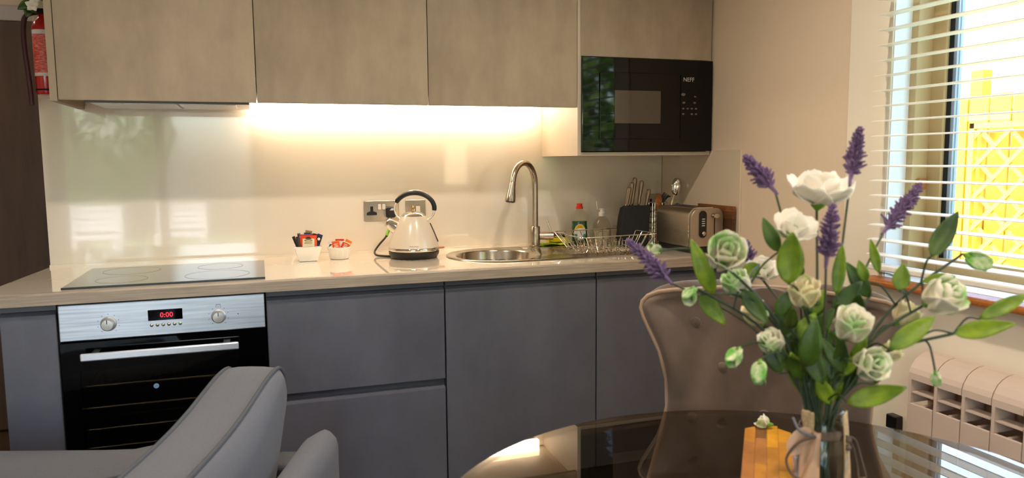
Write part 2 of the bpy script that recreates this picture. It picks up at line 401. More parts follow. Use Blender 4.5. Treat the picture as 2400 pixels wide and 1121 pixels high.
# ------------------------------------------------------------------ splashback, worktop
sp = tag(recentre(MB().box(-.15, XW - .0085, 0, .0115, .911, 1.528).build('splashback', M['splash'], bevel=.0015)), 'glossy cream splashback panel behind the hob and sink', 'splashback')
sr = tag(recentre(MB().box(XW - .008, XW - .0005, -.612, -.001, .911, 1.325).build('splashback', M['splash_return_shaded'], bevel=.0015)), 'short glossy splashback return behind the toaster on the side wall', 'splashback')
wt = thing('worktop', 'long cream stone worktop running under the kettle and sink', 'worktop', (1.1, -.31, .872))
top_poly = [(-.205, -.612), (-.155, -.001), (XW - .009, -.001), (XW - .009, -.612)]
slab = MB().prism(top_poly, lambda a, b: (a, b, .874), lambda a, b: (a, b, .910)).build('slab', M['worktop'], wt)
def cut(o, cutters):
    for c in cutters:
        md = o.modifiers.new('cut', 'BOOLEAN'); md.operation = 'DIFFERENCE'; md.object = c; md.solver = 'EXACT'
    dg = bpy.context.evaluated_depsgraph_get(); dg.update()
    me = bpy.data.meshes.new_from_object(o.evaluated_get(dg))
    o.modifiers.clear(); old = o.data; o.data = me; bpy.data.meshes.remove(old)
    for c in cutters: bpy.data.objects.remove(c)
SCX, SCY, SR = 1.497, -.285, .170
cut(slab, [MB().lathe([(SR + .006, .80), (SR + .006, .95)], (SCX, SCY, 0), 48, True, True).build('cutter', M['gap'])])
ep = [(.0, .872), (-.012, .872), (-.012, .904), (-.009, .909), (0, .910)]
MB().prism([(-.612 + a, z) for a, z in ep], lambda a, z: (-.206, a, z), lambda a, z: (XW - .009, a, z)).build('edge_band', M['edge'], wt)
MB().box(-.15, XW - .012, -.010, -.001, .910, .920).build('upstand_seal', M['splash'], wt)

# ------------------------------------------------------------------ base units
def base_unit(name, label, x0, x1, fronts):
    t = thing(name, label, 'cabinet', ((x0 + x1) / 2, -.3, 0))
    MB().box(x0 + .001, x1 - .001, -.575, -.004, .10, .872).build('body', M['channel'], t)
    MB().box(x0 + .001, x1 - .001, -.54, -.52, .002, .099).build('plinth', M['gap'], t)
    for kind, z0, z1 in fronts:
        o = MB().box(x0 + .0025, x1 - .0025, -.600, -.580, z0, z1).build(kind, M['grey'], t, bevel=.002)
        # bevelled finger lip at the top of the front
        MB().prism([(-.600, z1), (-.580, z1 + .010), (-.578, z1 + .010), (-.578, z1), ], lambda a, z: (x0 + .0035, a, z), lambda a, z: (x1 - .0035, a, z)).build('finger_lip', M['grey'], o)
    MB().box(x0 + .003, x1 - .003, -.593, -.576, .852, .871).build('handle_rail', M['channel'], t)
    return t
FH = .84
base_unit('pull_out_cabinet', 'narrow grey pull-out unit left of the oven', -.152, 0.0, [('door', .105, FH)])
base_unit('drawer_cabinet', 'wide grey two-drawer base unit right of the oven', .6, 1.2, [('drawer_front', .518, FH), ('drawer_front', .105, .484)])
base_unit('sink_cabinet', 'grey single-door base unit below the sink', 1.2, 1.787, [('door', .105, FH)])
base_unit('corner_cabinet', 'grey corner base unit behind the velvet chair', 1.787, 2.40, [('door', .105, FH)])

# oven
ov = thing('built_in_oven', 'built-in black glass oven with steel control panel', 'oven', (.3, -.3, .27))
OX0, OX1 = .004, .596
MB().box(OX0 + .02, OX1 - .02, -.20, -.03, .28, .86).build('casing', M['blackmatte'], ov)
MB().box(OX0, .04, -.578, -.2, .28, .866).box(.56, OX1, -.578, -.2, .28, .866).box(.04, .56, -.578, -.2, .72, .866).box(.04, .56, -.578, -.2, .28, .33).build('cavity', M['blackmatte'], ov)
cp = MB().box(OX0, OX1, -.606, -.579, .753, .866).build('control_panel', M['ovensteel'], ov, bevel=.003)
def knob(x, z):
    b = MB().lathe([(.0225, 0), (.0225, .004), (.019, .006), (.0185, .022), (.016, .026), (.004, .027)], n=28, cap1=True)
    b.xf(Matrix.Translation((x, -.606, z)) @ Matrix.Rotation(PI / 2, 4, 'X'))
    k = b.build('knob', mat('knob', col(190, 188, 186), .35, metal=.6), cp, True)
    MB().box(x - .001, x + .001, -.6345, -.633, z + .004, z + .016).build('pointer', M['blackmatte'], k)
    for q in range(9):
        a = math.radians(-140 + 35 * q); MB().box(x + .03 * math.sin(a) - .001, x + .03 * math.sin(a) + .001, -.6068, -.606, z + .03 * math.cos(a) - .001, z + .03 * math.cos(a) + .001).build('dial_mark', M['blackmatte'], cp)
knob(.139, .801); knob(.455, .801)
dsp = MB().box(.250, .349, -.6075, -.606, .801, .835).build('display', M['blackgloss'], cp)
text('0:00', .02, M['redled'], dsp, (.303, -.6078, .817), (1, 0, 0), (0, 0, 1), 'digits', fit=.037)
for k in range(6):
    b = MB().lathe([(.0055, 0), (.0055, .003), (.004, .004)], n=14, cap1=True).xf(Matrix.Translation((.259 + k * .0165, -.606, .787)) @ Matrix.Rotation(PI / 2, 4, 'X'))
    b.build('button', M['steel'], cp, True)
MB().box(.448, .462, -.6066, -.606, .838, .8395).box(.448, .449, -.6066, -.606, .828, .8395).box(.461, .462, -.6066, -.606, .828, .8395).build('dial_symbol', M['channel'], cp)
MB().box(.512, .515, -.6066, -.606, .803, .806).build('indicator_light', M['blackmatte'], cp)
od = MB().box(OX0, .052, -.606, -.58, .275, .748).box(.548, OX1, -.606, -.58, .275, .748).box(.052, .548, -.606, -.58, .66, .748).box(.052, .548, -.606, -.58, .275, .36).build('door', M['blackgloss'], ov)
MB().box(.052, .548, -.604, -.598, .36, .66).build('door_glass', M['ovenpane'], od)
hd = MB().box(.064, .513, -.652, -.640, .698, .722).build('handle', mat('oven handle', col(222, 226, 236), .3, metal=.7), od, bevel=.004)
MB().box(.09, .11, -.641, -.606, .702, .718).build('handle_mount', M['steel'], hd)
MB().box(.466, .486, -.641, -.606, .702, .718).build('handle_mount', M['steel'], hd)
for z in (.40, .46, .53, .60):
    b = MB(); b.tube([(.05, -.570, z), (.55, -.570, z)], .0035, 6); b.tube([(.05, -.24, z), (.55, -.24, z)], .0035, 6)
    for k in range(22): b.tube([(.06 + k * .0228, -.555, z), (.06 + k * .0228, -.24, z)], .0015, 5)
    b.build('rack', M['chrome'], ov, True)
MB().lathe([(.008, 0), (.008, .002)], n=20, cap1=True).xf(Matrix.Translation((.262, -.606, .592)) @ Matrix.Rotation(PI / 2, 4, 'X')).build('reflection_dot', mat('blue badge', col(120, 150, 180), .3), od)  # blue reflection on the door glass drawn as a coloured disc
MB().box(OX0, OX1, -.60, -.58, .105, .272).build('lower_panel', M['grey'], ov, bevel=.002)

# hob
hb = thing('ceramic_hob', 'flat dark glass ceramic hob set in the worktop', 'hob', (.31, -.36, .910))
MB().box(.012, .602, -.580, -.130, .9105, .9160).build('glass', M['hob'], hb, bevel=.0015)
MB().box(.012, .602, -.5835, -.580, .9105, .9165).build('front_trim', M['black'], hb)
ringm = mat('hob ring print', col(44, 43, 40), .15)
for cx, cy, r in ((.16, -.25, .09), (.45, -.25, .075), (.16, -.46, .075), (.45, -.46, .10)):
    MB().lathe([(r, .9162), (r + .0025, .9163)], (cx, cy, 0), 40).build('zone_ring', ringm, hb)

# ------------------------------------------------------------------ wall units
UY, UZ0, UZ1 = -.400, 1.495, 2.22
def wall_unit(name, label, x0, x1, dz0=UZ0, bodyz=1.529, back=-.004):
    t = thing(name, label, 'cabinet', ((x0 + x1) / 2, -.2, bodyz))
    MB().box(x0 + .001, x1 - .001, -.378, back, bodyz + .002, UZ1).build('body', M['carcass'], t)
    MB().box(x0 + .0012, x1 - .0012, UY, UY + .019, dz0, UZ1).build('door', M['concrete'], t, bevel=.0015)
    return t
up1 = wall_unit('wall_cabinet', 'concrete-look wall cabinet above the hob', .0, .6)
wall_unit('wall_cabinet', 'concrete-look wall cabinet above the kettle, over the light', .6, 1.2)
wall_unit('wall_cabinet', 'concrete-look wall cabinet beside the microwave, above the tap', 1.2, 1.796)
MB().box(-.022, -.001, UY, -.004, UZ0 - .004, UZ1).build('end_panel', M['concrete_edge'], up1)
mwc = thing('microwave_housing', 'concrete-look tall wall unit holding the microwave', 'cabinet', (2.1, -.2, 1.306))
MB().box(1.797, 1.812, -.398, -.002, 1.306, UZ1).build('side_panel', M['carcass'], mwc)
MB().box(2.386, 2.402, -.398, -.002, 1.306, UZ1).build('side_panel', M['carcass'], mwc)
MB().box(1.813, 2.385, -.398, -.002, 1.306, 1.3195).build('bottom_panel', M['carcass'], mwc)
MB().box(1.813, 2.385, -.378, -.002, 1.696, 1.712).build('shelf', M['carcass'], mwc)
MB().box(1.813, 2.385, -.022, -.002, 1.3195, 1.696).build('back_panel', M['carcass'], mwc)
MB().box(1.809, 2.402, UY, UY + .019, 1.695, UZ1).build('door', M['concrete'], mwc, bevel=.0015)
# extractor under the first unit
ex = thing('cooker_hood', 'slim built-in cooker hood under the left wall cabinet', 'hood', (.33, -.2, 1.472))
MB().box(.07, .575, -.370, -.03, 1.493, 1.5285).build('casing', mat('hood casing', col(206, 204, 200), .35, metal=.4), ex, bevel=.002)
MB().box(.07, .575, -.379, -.371, 1.489, 1.512).build('front_lip', M['channel'], ex)
MB().box(.14, .34, -.33, -.08, 1.4895, 1.4928).build('filter', M['steel'], ex)
MB().box(.35, .53, -.33, -.08, 1.4895, 1.4928).build('filter', M['steel'], ex)
# under-cabinet light: a slim batten in the corner of wall and cabinet
led = thing('under_cabinet_light', 'glowing warm light batten under the wall cabinets', 'light', (1.165, -.03, 1.478))
MB().box(.585, 1.752, -.028, -.0005, 1.487, 1.5285).build('housing', M['carcass'], led)
MB().box(.578, 1.757, -.056, -.0285, 1.480, 1.5285).build('diffuser', M['led'], led)

# microwave
mw = thing('built_in_microwave', 'black glass built-in microwave in the wall unit', 'microwave', (2.1, -.2, 1.3205))
MB().box(1.82, 2.378, -.395, -.06, 1.3225, 1.688).build('casing', M['blackmatte'], mw)
fr = MB().box(1.812, 2.402, -.412, -.4, 1.3225, 1.692).build('front', M['blackgloss'], mw, bevel=.0015)
dr = MB().box(1.885, 2.245, -.4165, -.4125, 1.372, 1.634).build('door', M['blackgloss'], mw, bevel=.0015)
MB().box(1.95, 2.156, -.4172, -.4166, 1.434, 1.564).build('door_window', mat('microwave window', col(70, 60, 50), .06, coat=.3), dr)
MB().box(2.25, 2.345, -.4145, -.4125, 1.372, 1.634).build('control_panel', M['blackgloss'], mw)
lg = mat('grey print', col(190, 180, 170), .5)
dimp = mat('dim print', col(96, 88, 80), .5)
text('NEFF', .02, lg, mw, (2.287, -.4148, 1.613), (1, 0, 0), (0, 0, 1), 'brand_mark', fit=.05)
for (px, pz, w) in ((2.262, 1.553, .02), (2.318, 1.545, .012), (2.265, 1.52, .014), (2.316, 1.52, .014), (2.263, 1.496, .012), (2.283, 1.496, .012), (2.303, 1.496, .012), (2.323, 1.496, .012), (2.263, 1.474, .012), (2.303, 1.474, .012), (2.323, 1.474, .012)):
    MB().prism(circ(0, 0, w / 2, 12), lambda a, b: (px + a, -.4146, pz + b * .6), lambda a, b: (px + a, -.4150, pz + b * .6)).build('key', dimp, mw)

# ------------------------------------------------------------------ unseen room lamps; the ceiling ones are added as fill light
lampm = emis('downlight lens', (1.0, .86, .70, 1), DL_LENS)
for k, (x, y, where) in enumerate(((.3, -1.45, 'nearest the oven'), (1.5, -1.45, 'nearest the sink'), (.3, -3.3, 'behind the sofa'), (1.5, -3.3, 'behind the dining table'), (-1.0, .25, 'in the hall by the dark door'))):
    t = thing('added_ceiling_fill', 'added unseen round ceiling downlight ' + where, 'light', (x, y, 2.404), 'added unseen ceiling fill lights')
    MB().lathe([(.045, 2.418), (.055, 2.418), (.055, 2.412), (.045, 2.408)], (x, y, 0), 28).build('bezel', M['steel'], t, True)
    MB().lathe([(.044, 2.414), (.001, 2.414)], (x, y, 0), 28).build('lens', lampm, t)
    l = bpy.data.lights.new('fill-light', 'AREA'); l.shape = 'DISK'; l.size = .09; l.energy = DL_W * (.35 if 'hall' in where else 1); l.color = (1, .88, .74); l.spread = math.radians(150)
    o = bpy.data.objects.new('fill-light', l); C.objects.link(o); o.parent = t; o.location = (0, 0, .001)
fl = thing('floor_lamp', 'slim floor lamp with glowing fabric shade behind the table', 'lamp', (2.16, -2.98, 0))
MB().lathe([(.13, .002), (.13, .02), (.012, .03), (.012, 1.12)], (2.16, -2.98, 0), 28, True).build('stand', M['steel'], fl, True)
MB().lathe([(.10, 1.10), (.085, 1.42)], (2.16, -2.98, 0), 32).build('lamp_shade', emis('lamp shade glow', (1, .78, .48, 1), 3.2), fl, True)

# ------------------------------------------------------------------ sink and tap
sk = thing('inset_sink', 'round-bowl steel inset sink with drainer', 'sink', (1.7, -.285, .911))
# plate: D-shaped plate with a hole for the bowl
def sink_outline(n=96):
    P = circ(1.51, -.285, .222, 32, PI / 2, 3 * PI / 2, True)
    P += circ(2.095, -.472, .035, 8, 3 * PI / 2, 2 * PI, True) + circ(2.095, -.098, .035, 8, 0, PI / 2, True)
    return P
OUT = sink_outline()
def ray_out(ang, P, c):
    dx, dy = math.cos(ang), math.sin(ang); best = None
    for i in range(len(P)):
        (x1, y1), (x2, y2) = P[i], P[(i + 1) % len(P)]
        ex_, ey = x2 - x1, y2 - y1; den = dx * ey - dy * ex_
        if abs(den) < 1e-12: continue
        t = ((x1 - c[0]) * ey - (y1 - c[1]) * ex_) / den; u = ((x1 - c[0]) * dy - (y1 - c[1]) * dx) / den
        if t > 0 and -1e-9 <= u <= 1 + 1e-9 and (best is None or t < best): best = t
    return best
angs = sorted(set([round(2 * PI * k / 72, 5) for k in range(72)] + [round(math.atan2(y - SCY, x - SCX) % (2 * PI), 5) for x, y in OUT]))
NA = len(angs); pv = []; pf = []
rings = [(1.0, .9112, 0), (.99, .9145, 0), (.965, .915, 0), (.945, .9128, 0), (None, .9128, SR + .012), (None, .9105, SR)]
for s_, z, rr in rings:
    for a in angs:
        d_ = (ray_out(a, OUT, (SCX, SCY)) or .2)
        if s_ is None: d2 = rr
        else: d2 = d_ - (1 - s_) * .30
        pv.append((SCX + d2 * math.cos(a), SCY + d2 * math.sin(a), z))
for i in range(len(rings) - 1):
    for k in range(NA):
        k2 = (k + 1) % NA; pf.append((i * NA + k, i * NA + k2, (i + 1) * NA + k2, (i + 1) * NA + k))
MB().add(pv, pf).build('drainer_plate', M['sinksteel'], sk, True, ang=60)
bw = MB().lathe([(SR, .9105), (SR - .004, .905), (SR - .008, .80), (SR - .03, .768), (.045, .764), (.03, .758), (.001, .758)], (SCX, SCY, 0), 56).build('bowl', M['sinksteel'], sk, True, ang=60)
MB().lathe([(.042, .7655), (.036, .7675), (.028, .764), (.001, .764)], (SCX, SCY, 0), 28).build('drain', M['chrome'], bw, True)
for k in range(7):
    yy = -.20 - k * .032
    MB().tube([(1.76, yy, .9118), (1.78, yy, .9132), (2.05, yy, .9132), (2.07, yy, .9118)], .004, 6).build('drainer_rib', M['sinksteel'], sk, True)
MB().prism(rrect(1.655, 1.80, -.15, -.072, .03), lambda a, b: (a, b, .9125), lambda a, b: (a, b, .9155)).build('tap_ledge', M['sinksteel'], sk, bevel=.001)

tp = thing('kitchen_tap', 'tall brushed steel swan-neck tap behind the sink bowl', 'tap', (1.723, -.11, .9156))
TX, TY = 1.723, -.11
MB().lathe([(.024, .9156), (.0245, .921), (.0215, .923), (.0215, 1.002), (.019, 1.005), (.0125, 1.006)], (TX, TY, 0), 32, True).build('base', M['tapsteel'], tp, True)
dirx, diry = -.77, -.64
R = .092; zc = 1.187
path = [(TX, TY, z) for z in (1.0, 1.05, 1.10, 1.15)]
for k in range(0, 15):
    a = math.radians(12.2 * k)
    path.append((TX + dirx * (R - R * math.cos(a)), TY + diry * (R - R * math.cos(a)), zc + R * math.sin(a)))
e = Vector(path[-1]); t_ = (e - Vector(path[-2])).normalized()
MB().tube(path, .0125, 20).build('spout', M['tapsteel'], tp, True)
e2 = e + t_ * .002
noz = MB().tube([e2, e2 + t_ * .004, e2 + t_ * .02, e2 + t_ * .055, e2 + t_ * .078, e2 + t_ * .082], [.0128, .0135, .0145, .0195, .0215, .0205], 24).build('nozzle', M['tapsteel'], tp, True)
MB().tube([e2 + t_ * .0822, e2 + t_ * .0835], [.0165, .0165], 20).build('spray_face', M['black'], noz, True)
MB().tube([(TX + .018, TY - .006, .963), (TX + .055, TY - .018, .963)], .0165, 20).build('valve', M['tapsteel'], tp, True)
lv = MB().tube([(TX + .0555, TY - .018, .963), (TX + .075, TY - .0245, .963)], .0165, 20).build('lever_hub', M['tapsteel'], tp, True)
MB().tube([(TX + .066, TY - .021, .978), (TX + .050, TY - .012, 1.028)], [.0034, .003], 10).build('lever', M['chrome'], lv, True)

# ------------------------------------------------------------------ kettle
KX, KY = 1.168, -.222
kt = thing('kettle', 'cream pyramid kettle with black arched handle on black base', 'kettle', (KX, KY, .9105))
MB().lathe([(.078, .9105), (.090, .9115), (.0985, .925), (.100, .938), (.099, .9395)], (KX, KY, 0), 48, True).build('base', M['black'], kt, True)
MB().lathe([(.0985, .9398), (.1, .942), (.1, .951), (.0985, .953)], (KX, KY, 0), 48).build('chrome_band', M['chrome'], kt, True)
KP = [(.0985, .9532), (.0955, .968), (.082, 1.005), (.066, 1.042), (.052, 1.068), (.047, 1.075)]
MB().lathe(KP, (KX, KY, 0), 56).build('body', M['kettle'], kt, True, ang=70)
ld = MB().lathe([(.0468, 1.0752), (.043, 1.081), (.034, 1.088), (.018, 1.0925), (.001, 1.0935)], (KX, KY, 0), 40).build('lid', M['chrome'], kt, True, ang=70)
MB().lathe([(.004, 1.0936), (.004, 1.101), (.008, 1.105), (.009, 1.111), (.006, 1.116), (.001, 1.117)], (KX, KY, 0), 20).build('knob', mat('amber chrome', col(226, 190, 140), .15, metal=1), ld, True)
RX, RY = .948, -.317              # the handle lies across the view
def K(a, z, out=0): return (KX + RX * a - RY * out * 0 + (-.317) * -out * 0, KY + RY * a, z)
hc = 1.105; hr = .078
grip = [K(.006 + hr * math.cos(math.radians(q)), hc + .78 * hr * math.sin(math.radians(q))) for q in [158 - 6.4 * k for k in range(27)]]
hdl = MB().tube(grip, [.0065] + [.0095] * 25 + [.0085], 14).build('handle', M['black'], kt, True)
MB().tube([Vector(p) + Vector((0, 0, .0088)) for p in grip[1:18]], .0034, 8).build('handle_trim', M['chrome'], hdl, True)
MB().tube(crom([grip[0], K(-.074, 1.115), K(-.072, 1.092), K(-.062, 1.072), K(-.050, 1.063)]), .0036, 10).build('handle_wire', M['chrome'], kt, True)
MB().tube(crom([grip[-1], K(.081, 1.086), K(.075, 1.074), K(.062, 1.062), K(.054, 1.058)]), .0036, 10).build('handle_wire', M['chrome'], kt, True)
s0 = Vector(K(-.055, 1.020)); s1 = Vector(K(-.104, 1.052))
spt = MB().tube([s0, s0.lerp(s1, .3), s0.lerp(s1, .8), s1], [.030, .0255, .0185, .0185], 24, caps=False).build('spout', M['chrome'], kt, True)
spt.modifiers.new('solid', 'SOLIDIFY').thickness = -.0015
MB().tube([K(.098, .948), K(.114, .949), K(.121, .950)], [.0045, .0045, .003], 8).build('switch', mat('amber switch', col(200, 130, 70), .3), kt, True)
MB().tube([K(.0965, .972), K(.081, 1.011), K(.066, 1.046)], .0022, 6).build('water_gauge', mat('dark gauge', col(70, 50, 60), .2), kt, True)
def on_kettle(x, yv, zv):
    z = .9635 + yv; r_ = .0966 - (z - .9635) * .36 + .0004 + zv
    a = math.atan2(-.948, -.317) + (x + .012) / .0965       # faces the camera side
    return Vector((KX + r_ * math.cos(a), KY + r_ * math.sin(a), z))
text('morphy richards', .01, mat('kettle print', col(96, 70, 50), .5), kt, (0, 0, 0), (1, 0, 0), (0, 0, 1), 'lettering', fit=.034, bend=on_kettle)
cb = thing('kettle_cable', 'black kettle cable looping from the wall plug', 'cable', (1.09, -.06, .9105))
MB().tube(crom([(1.110, -.030, 1.056), (1.107, -.042, 1.040), (1.096, -.07, 1.012), (1.080, -.09, .985), (1.048, -.11, .955), (1.026, -.13, .93), (1.030, -.15, .917), (1.06, -.17, .914), (1.09, -.185, .914)]), .0042, 8).build('flex', M['black'], cb, True)
MB().prism(rrect(1.090, 1.132, 1.056, 1.100, .010), lambda a, z: (a, -.0045, z), lambda a, z: (a, -.034, z)).build('plug', M['black'], cb, True, bevel=.003)
MB().prism([(1.106, 1.087), (1.122, 1.087), (1.122, 1.096), (1.114, 1.096)], lambda a, z: (a, -.0345, z), lambda a, z: (a, -.035, z)).build('plug_sticker', M['label_white'], cb)
g0 = Vector((1.098, -.066, 1.014)); g1 = Vector((1.081, -.089, .986))
MB().tube([g0, g1], .0066, 6).build('flag_label', mat('green cable tag', col(112, 176, 40), .6), cb)

# ------------------------------------------------------------------ sockets
def plate(name, label, x0, x1, z0=1.042, z1=1.127):
    t = thing(name, label, 'socket', ((x0 + x1) / 2, -.001, z0))
    MB().prism(rrect(x0, x1, z0, z1, .004), lambda a, z: (a, -.0004, z), lambda a, z: (a, -.0045, z)).build('plate', M['steel'], t, bevel=.0012)
    return t
def pins(t, x, z):
    for dx, dz, w, h in ((0, .010, .0065, .013), (-.0125, -.009, .0085, .0065), (.0125, -.009, .0085, .0065)):
        pass
    MB().prism([(x - .006, z + .022), (x + .006, z + .022), (x + .006, z + .002), (x + .021, z - .004), (x + .021, z - .015), (x - .021, z - .015), (x - .021, z - .004), (x - .006, z + .002)], lambda a, q: (a, -.0045, q), lambda a, q: (a, -.0052, q)).build('socket_insert', M['black'], t, bevel=.0008)
def rocker(t, x, z, w=.0135, h=.024):
    MB().prism(rrect(x - w / 2 - .001, x + w / 2 + .001, z - h / 2 - .001, z + h / 2 + .001, .002), lambda a, q: (a, -.0045, q), lambda a, q: (a, -.005, q)).build('switch_surround', M['black'], t)
    MB().prism(rrect(x - w / 2, x + w / 2, z - h / 2, z + h / 2, .002), lambda a, q: (a, -.005, q), lambda a, q: (a, -.0085 + (q - z) * .12, q)).build('rocker_switch', mat('switch steel', col(226, 214, 196), .4, metal=.3), t)
sd = plate('double_socket', 'brushed steel double wall socket left of the kettle', 1.003, 1.150)
pins(sd, 1.036, 1.082); rocker(sd, 1.068, 1.102); rocker(sd, 1.086, 1.102)
ss = plate('fused_switch', 'brushed steel single switch plate behind the kettle', 1.178, 1.264)
rocker(ss, 1.231, 1.087, .018, .028); rocker(ss, 1.211, 1.087, .012, .028)
s3 = plate('single_socket', 'steel wall socket half hidden behind the knife block', 2.318, 2.396, 1.036, 1.128)
pins(s3, 2.345, 1.082)

# ------------------------------------------------------------------ bowls and sachets
sq = thing('square_bowl', 'white flared square ceramic bowl of tea sachets', 'bowl', (.763, -.16, .9105))
def sqring(h, z): return [(.763 - h, -.16 - h, z), (.763 + h, -.16 - h, z), (.763 + h, -.16 + h, z), (.763 - h, -.16 + h, z)]
vs = sqring(.034, .9108) + sqring(.051, .968) + sqring(.0475, .968) + sqring(.031, .915)
fs = [(3, 2, 1, 0)] + [(i * 4 + k, i * 4 + (k + 1) % 4, (i + 1) * 4 + (k + 1) % 4, (i + 1) * 4 + k) for i in range(3) for k in range(4)] + [(12, 13, 14, 15)]
MB().add(vs, fs).build('body', M['white'], sq, bevel=.002)
MB().tube([(a, b, .9682) for a, b, _ in sqring(.0493, 0)], .002, 8, closed=True).build('rim', M['white'], sq, True)
rk = thing('ramekin', 'round white ramekin of orange sachets', 'bowl', (.884, -.15, .9105))
MB().lathe([(.034, .9108), (.037, .913), (.0435, .950), (.0455, .953), (.0462, .957), (.0448, .9585), (.042, .9575), (.0395, .945), (.034, .915), (.001, .914)], (.884, -.15, 0), 48, True).build('body', M['white'], rk, True, ang=60)
for k in range(26):
    a = 2 * PI * k / 26
    MB().tube([(.884 + .0366 * math.cos(a), -.15 + .0366 * math.sin(a), .915), (.884 + .0432 * math.cos(a), -.15 + .0432 * math.sin(a), .948)], .0012, 4).build('flute', M['white'], rk)
def sachet(name, label, c, w, h, tilt, lean, m, edge=None, turn=-.33, band=None, group=None, thick=.004):
    # c = bottom centre, tilt = sideways lean, lean = backwards lean
    t = thing(name, label, 'sachet', c, group)
    R4 = Matrix.Translation(c) @ Matrix.Rotation(turn, 4, 'Z') @ Matrix.Rotation(lean, 4, 'X') @ Matrix.Rotation(tilt, 4, 'Y')
    def pill(u, v, sgn):
        x = (u - .5) * w; z = v * h
        b = thick * .5 * (max(0, 1 - (2 * u - 1) ** 4) * max(0, 1 - (2 * v - 1) ** 6)) + .0003
        return Vector((x, sgn * b, z))
    b = MB(); b.grid(lambda u, v: pill(u, v, -1), 7, 8); b.grid(lambda u, v: pill(1 - u, v, 1), 7, 8)
    o = b.xf(R4).build('packet', m, t, True)
    if edge:
        MB().box(-w / 2, w / 2, -.001, .001, h - .004, h).xf(R4).build('crimped_top', edge, t)
    if band:
        bm, z0, z1, u0, u1 = band
        MB().box(w * (u0 - .5), w * (u1 - .5), -thick * .5 - .0012, -thick * .5 - .0004, h * z0, h * z1).xf(R4).build('print_panel', bm, t)
    return t, R4
P = {n: mat(n + ' sachet paper', c_, .4) for n, c_ in dict(orange=col(232, 84, 24), red=col(214, 60, 30), amber=col(238, 138, 40), cream=col(244, 232, 190), violet=col(112, 112, 190), navy=col(34, 44, 96), dark=col(34, 26, 24), gold=col(176, 140, 86), white=col(240, 232, 222), brown=col(70, 50, 42)).items()}
gsq = 'sachets in the square bowl'
t, R4 = sachet('tea_sachet', 'red tea sachet with cream label, front of the square bowl', (.765, -.186, .940), .064, .072, 0, -.12, P['orange'], P['red'], band=(P['cream'], .06, .80, .15, .86), group=gsq)
ink = mat('brown ink', col(60, 40, 28), .6)
fr_ = lambda x, z: R4 @ Vector((x, -.0042, z))
MB().prism(circ(0, 0, .011, 20, 0, PI, True), lambda a, b: R4 @ Vector((a, -.0034, .056 + b * .8)), lambda a, b: R4 @ Vector((a, -.0042, .056 + b * .8))).build('emblem', ink, t)
MB().tube([R4 @ Vector((-.015, -.0038, .050)), R4 @ Vector((0, -.0038, .054)), R4 @ Vector((.015, -.0038, .051))], .0013, 5).build('emblem_scroll', ink, t)
rr_ = (R4.to_3x3() @ Vector((1, 0, 0))); uu_ = (R4.to_3x3() @ Vector((0, 0, 1)))
ink2 = mat('faded ink', col(150, 120, 80), .6)
text('ENGLISH', .006, ink2, t, fr_(0, .0455), rr_, uu_, 'lettering', fit=.024)
text('BREAKFAST', .006, ink2, t, fr_(0, .0395), rr_, uu_, 'lettering', fit=.031)
for lab, cx, cy, w, h, tl, ln, m, e_ in (
        ('dark brown sugar stick, outermost on the left of the square bowl', .738, -.172, .012, .085, -.36, 0, 'dark', 'brown'),
        ('dark brown sugar stick beside the red tea sachet', .742, -.180, .012, .082, -.22, .05, 'brown', 'dark'),
        ('dark brown sugar stick standing behind the other dark sticks', .741, -.158, .012, .092, -.10, .02, 'dark', 'gold'),
        ('violet sachet, left of the two behind the red tea sachet', .748, -.166, .030, .087, -.02, 0, 'violet', 'violet'),
        ('violet sachet, right of the two behind the red tea sachet', .779, -.162, .030, .084, .03, 0, 'violet', 'navy'),
        ('violet-blue sachet in the middle at the back of the square bowl', .763, -.150, .026, .091, .02, -.02, 'violet', 'navy'),
        ('gold sachet sticking up at the back of the square bowl', .757, -.139, .026, .100, .16, -.03, 'gold', 'gold'),
        ('black coffee sachet between the navy ones on the right', .780, -.176, .026, .090, .22, 0, 'dark', 'dark'),
        ('navy coffee sachet behind the black one in the square bowl', .784, -.140, .026, .085, .08, 0, 'navy', 'navy'),
        ('navy coffee stick with white mark leaning right over the bowl edge', .783, -.186, .020, .093, .36, .03, 'navy', 'navy')):
    tt, RR = sachet('drink_sachet', lab, (cx, cy + .004, .932), w, h - .006, tl, ln, P[m], P[e_], group=gsq, thick=.003)
    if 'white mark' in lab:
        MB().prism(circ(0, 0, .0055, 14), lambda a, b: RR @ Vector((a, -.0022, .068 + b)), lambda a, b: RR @ Vector((a, -.0028, .068 + b))).build('white_mark', P['white'], tt)
        MB().box(-.0095, .0095, -.0019, -.0015, .05, .078).xf(RR).build('dark_panel', P['dark'], tt)
    if lab.startswith('violet sachet'):
        MB().box(-.012, .012, -.0026, -.0018, .07, .073).xf(RR).build('print_line', P['white'], tt)
grk = 'sachets in the ramekin'
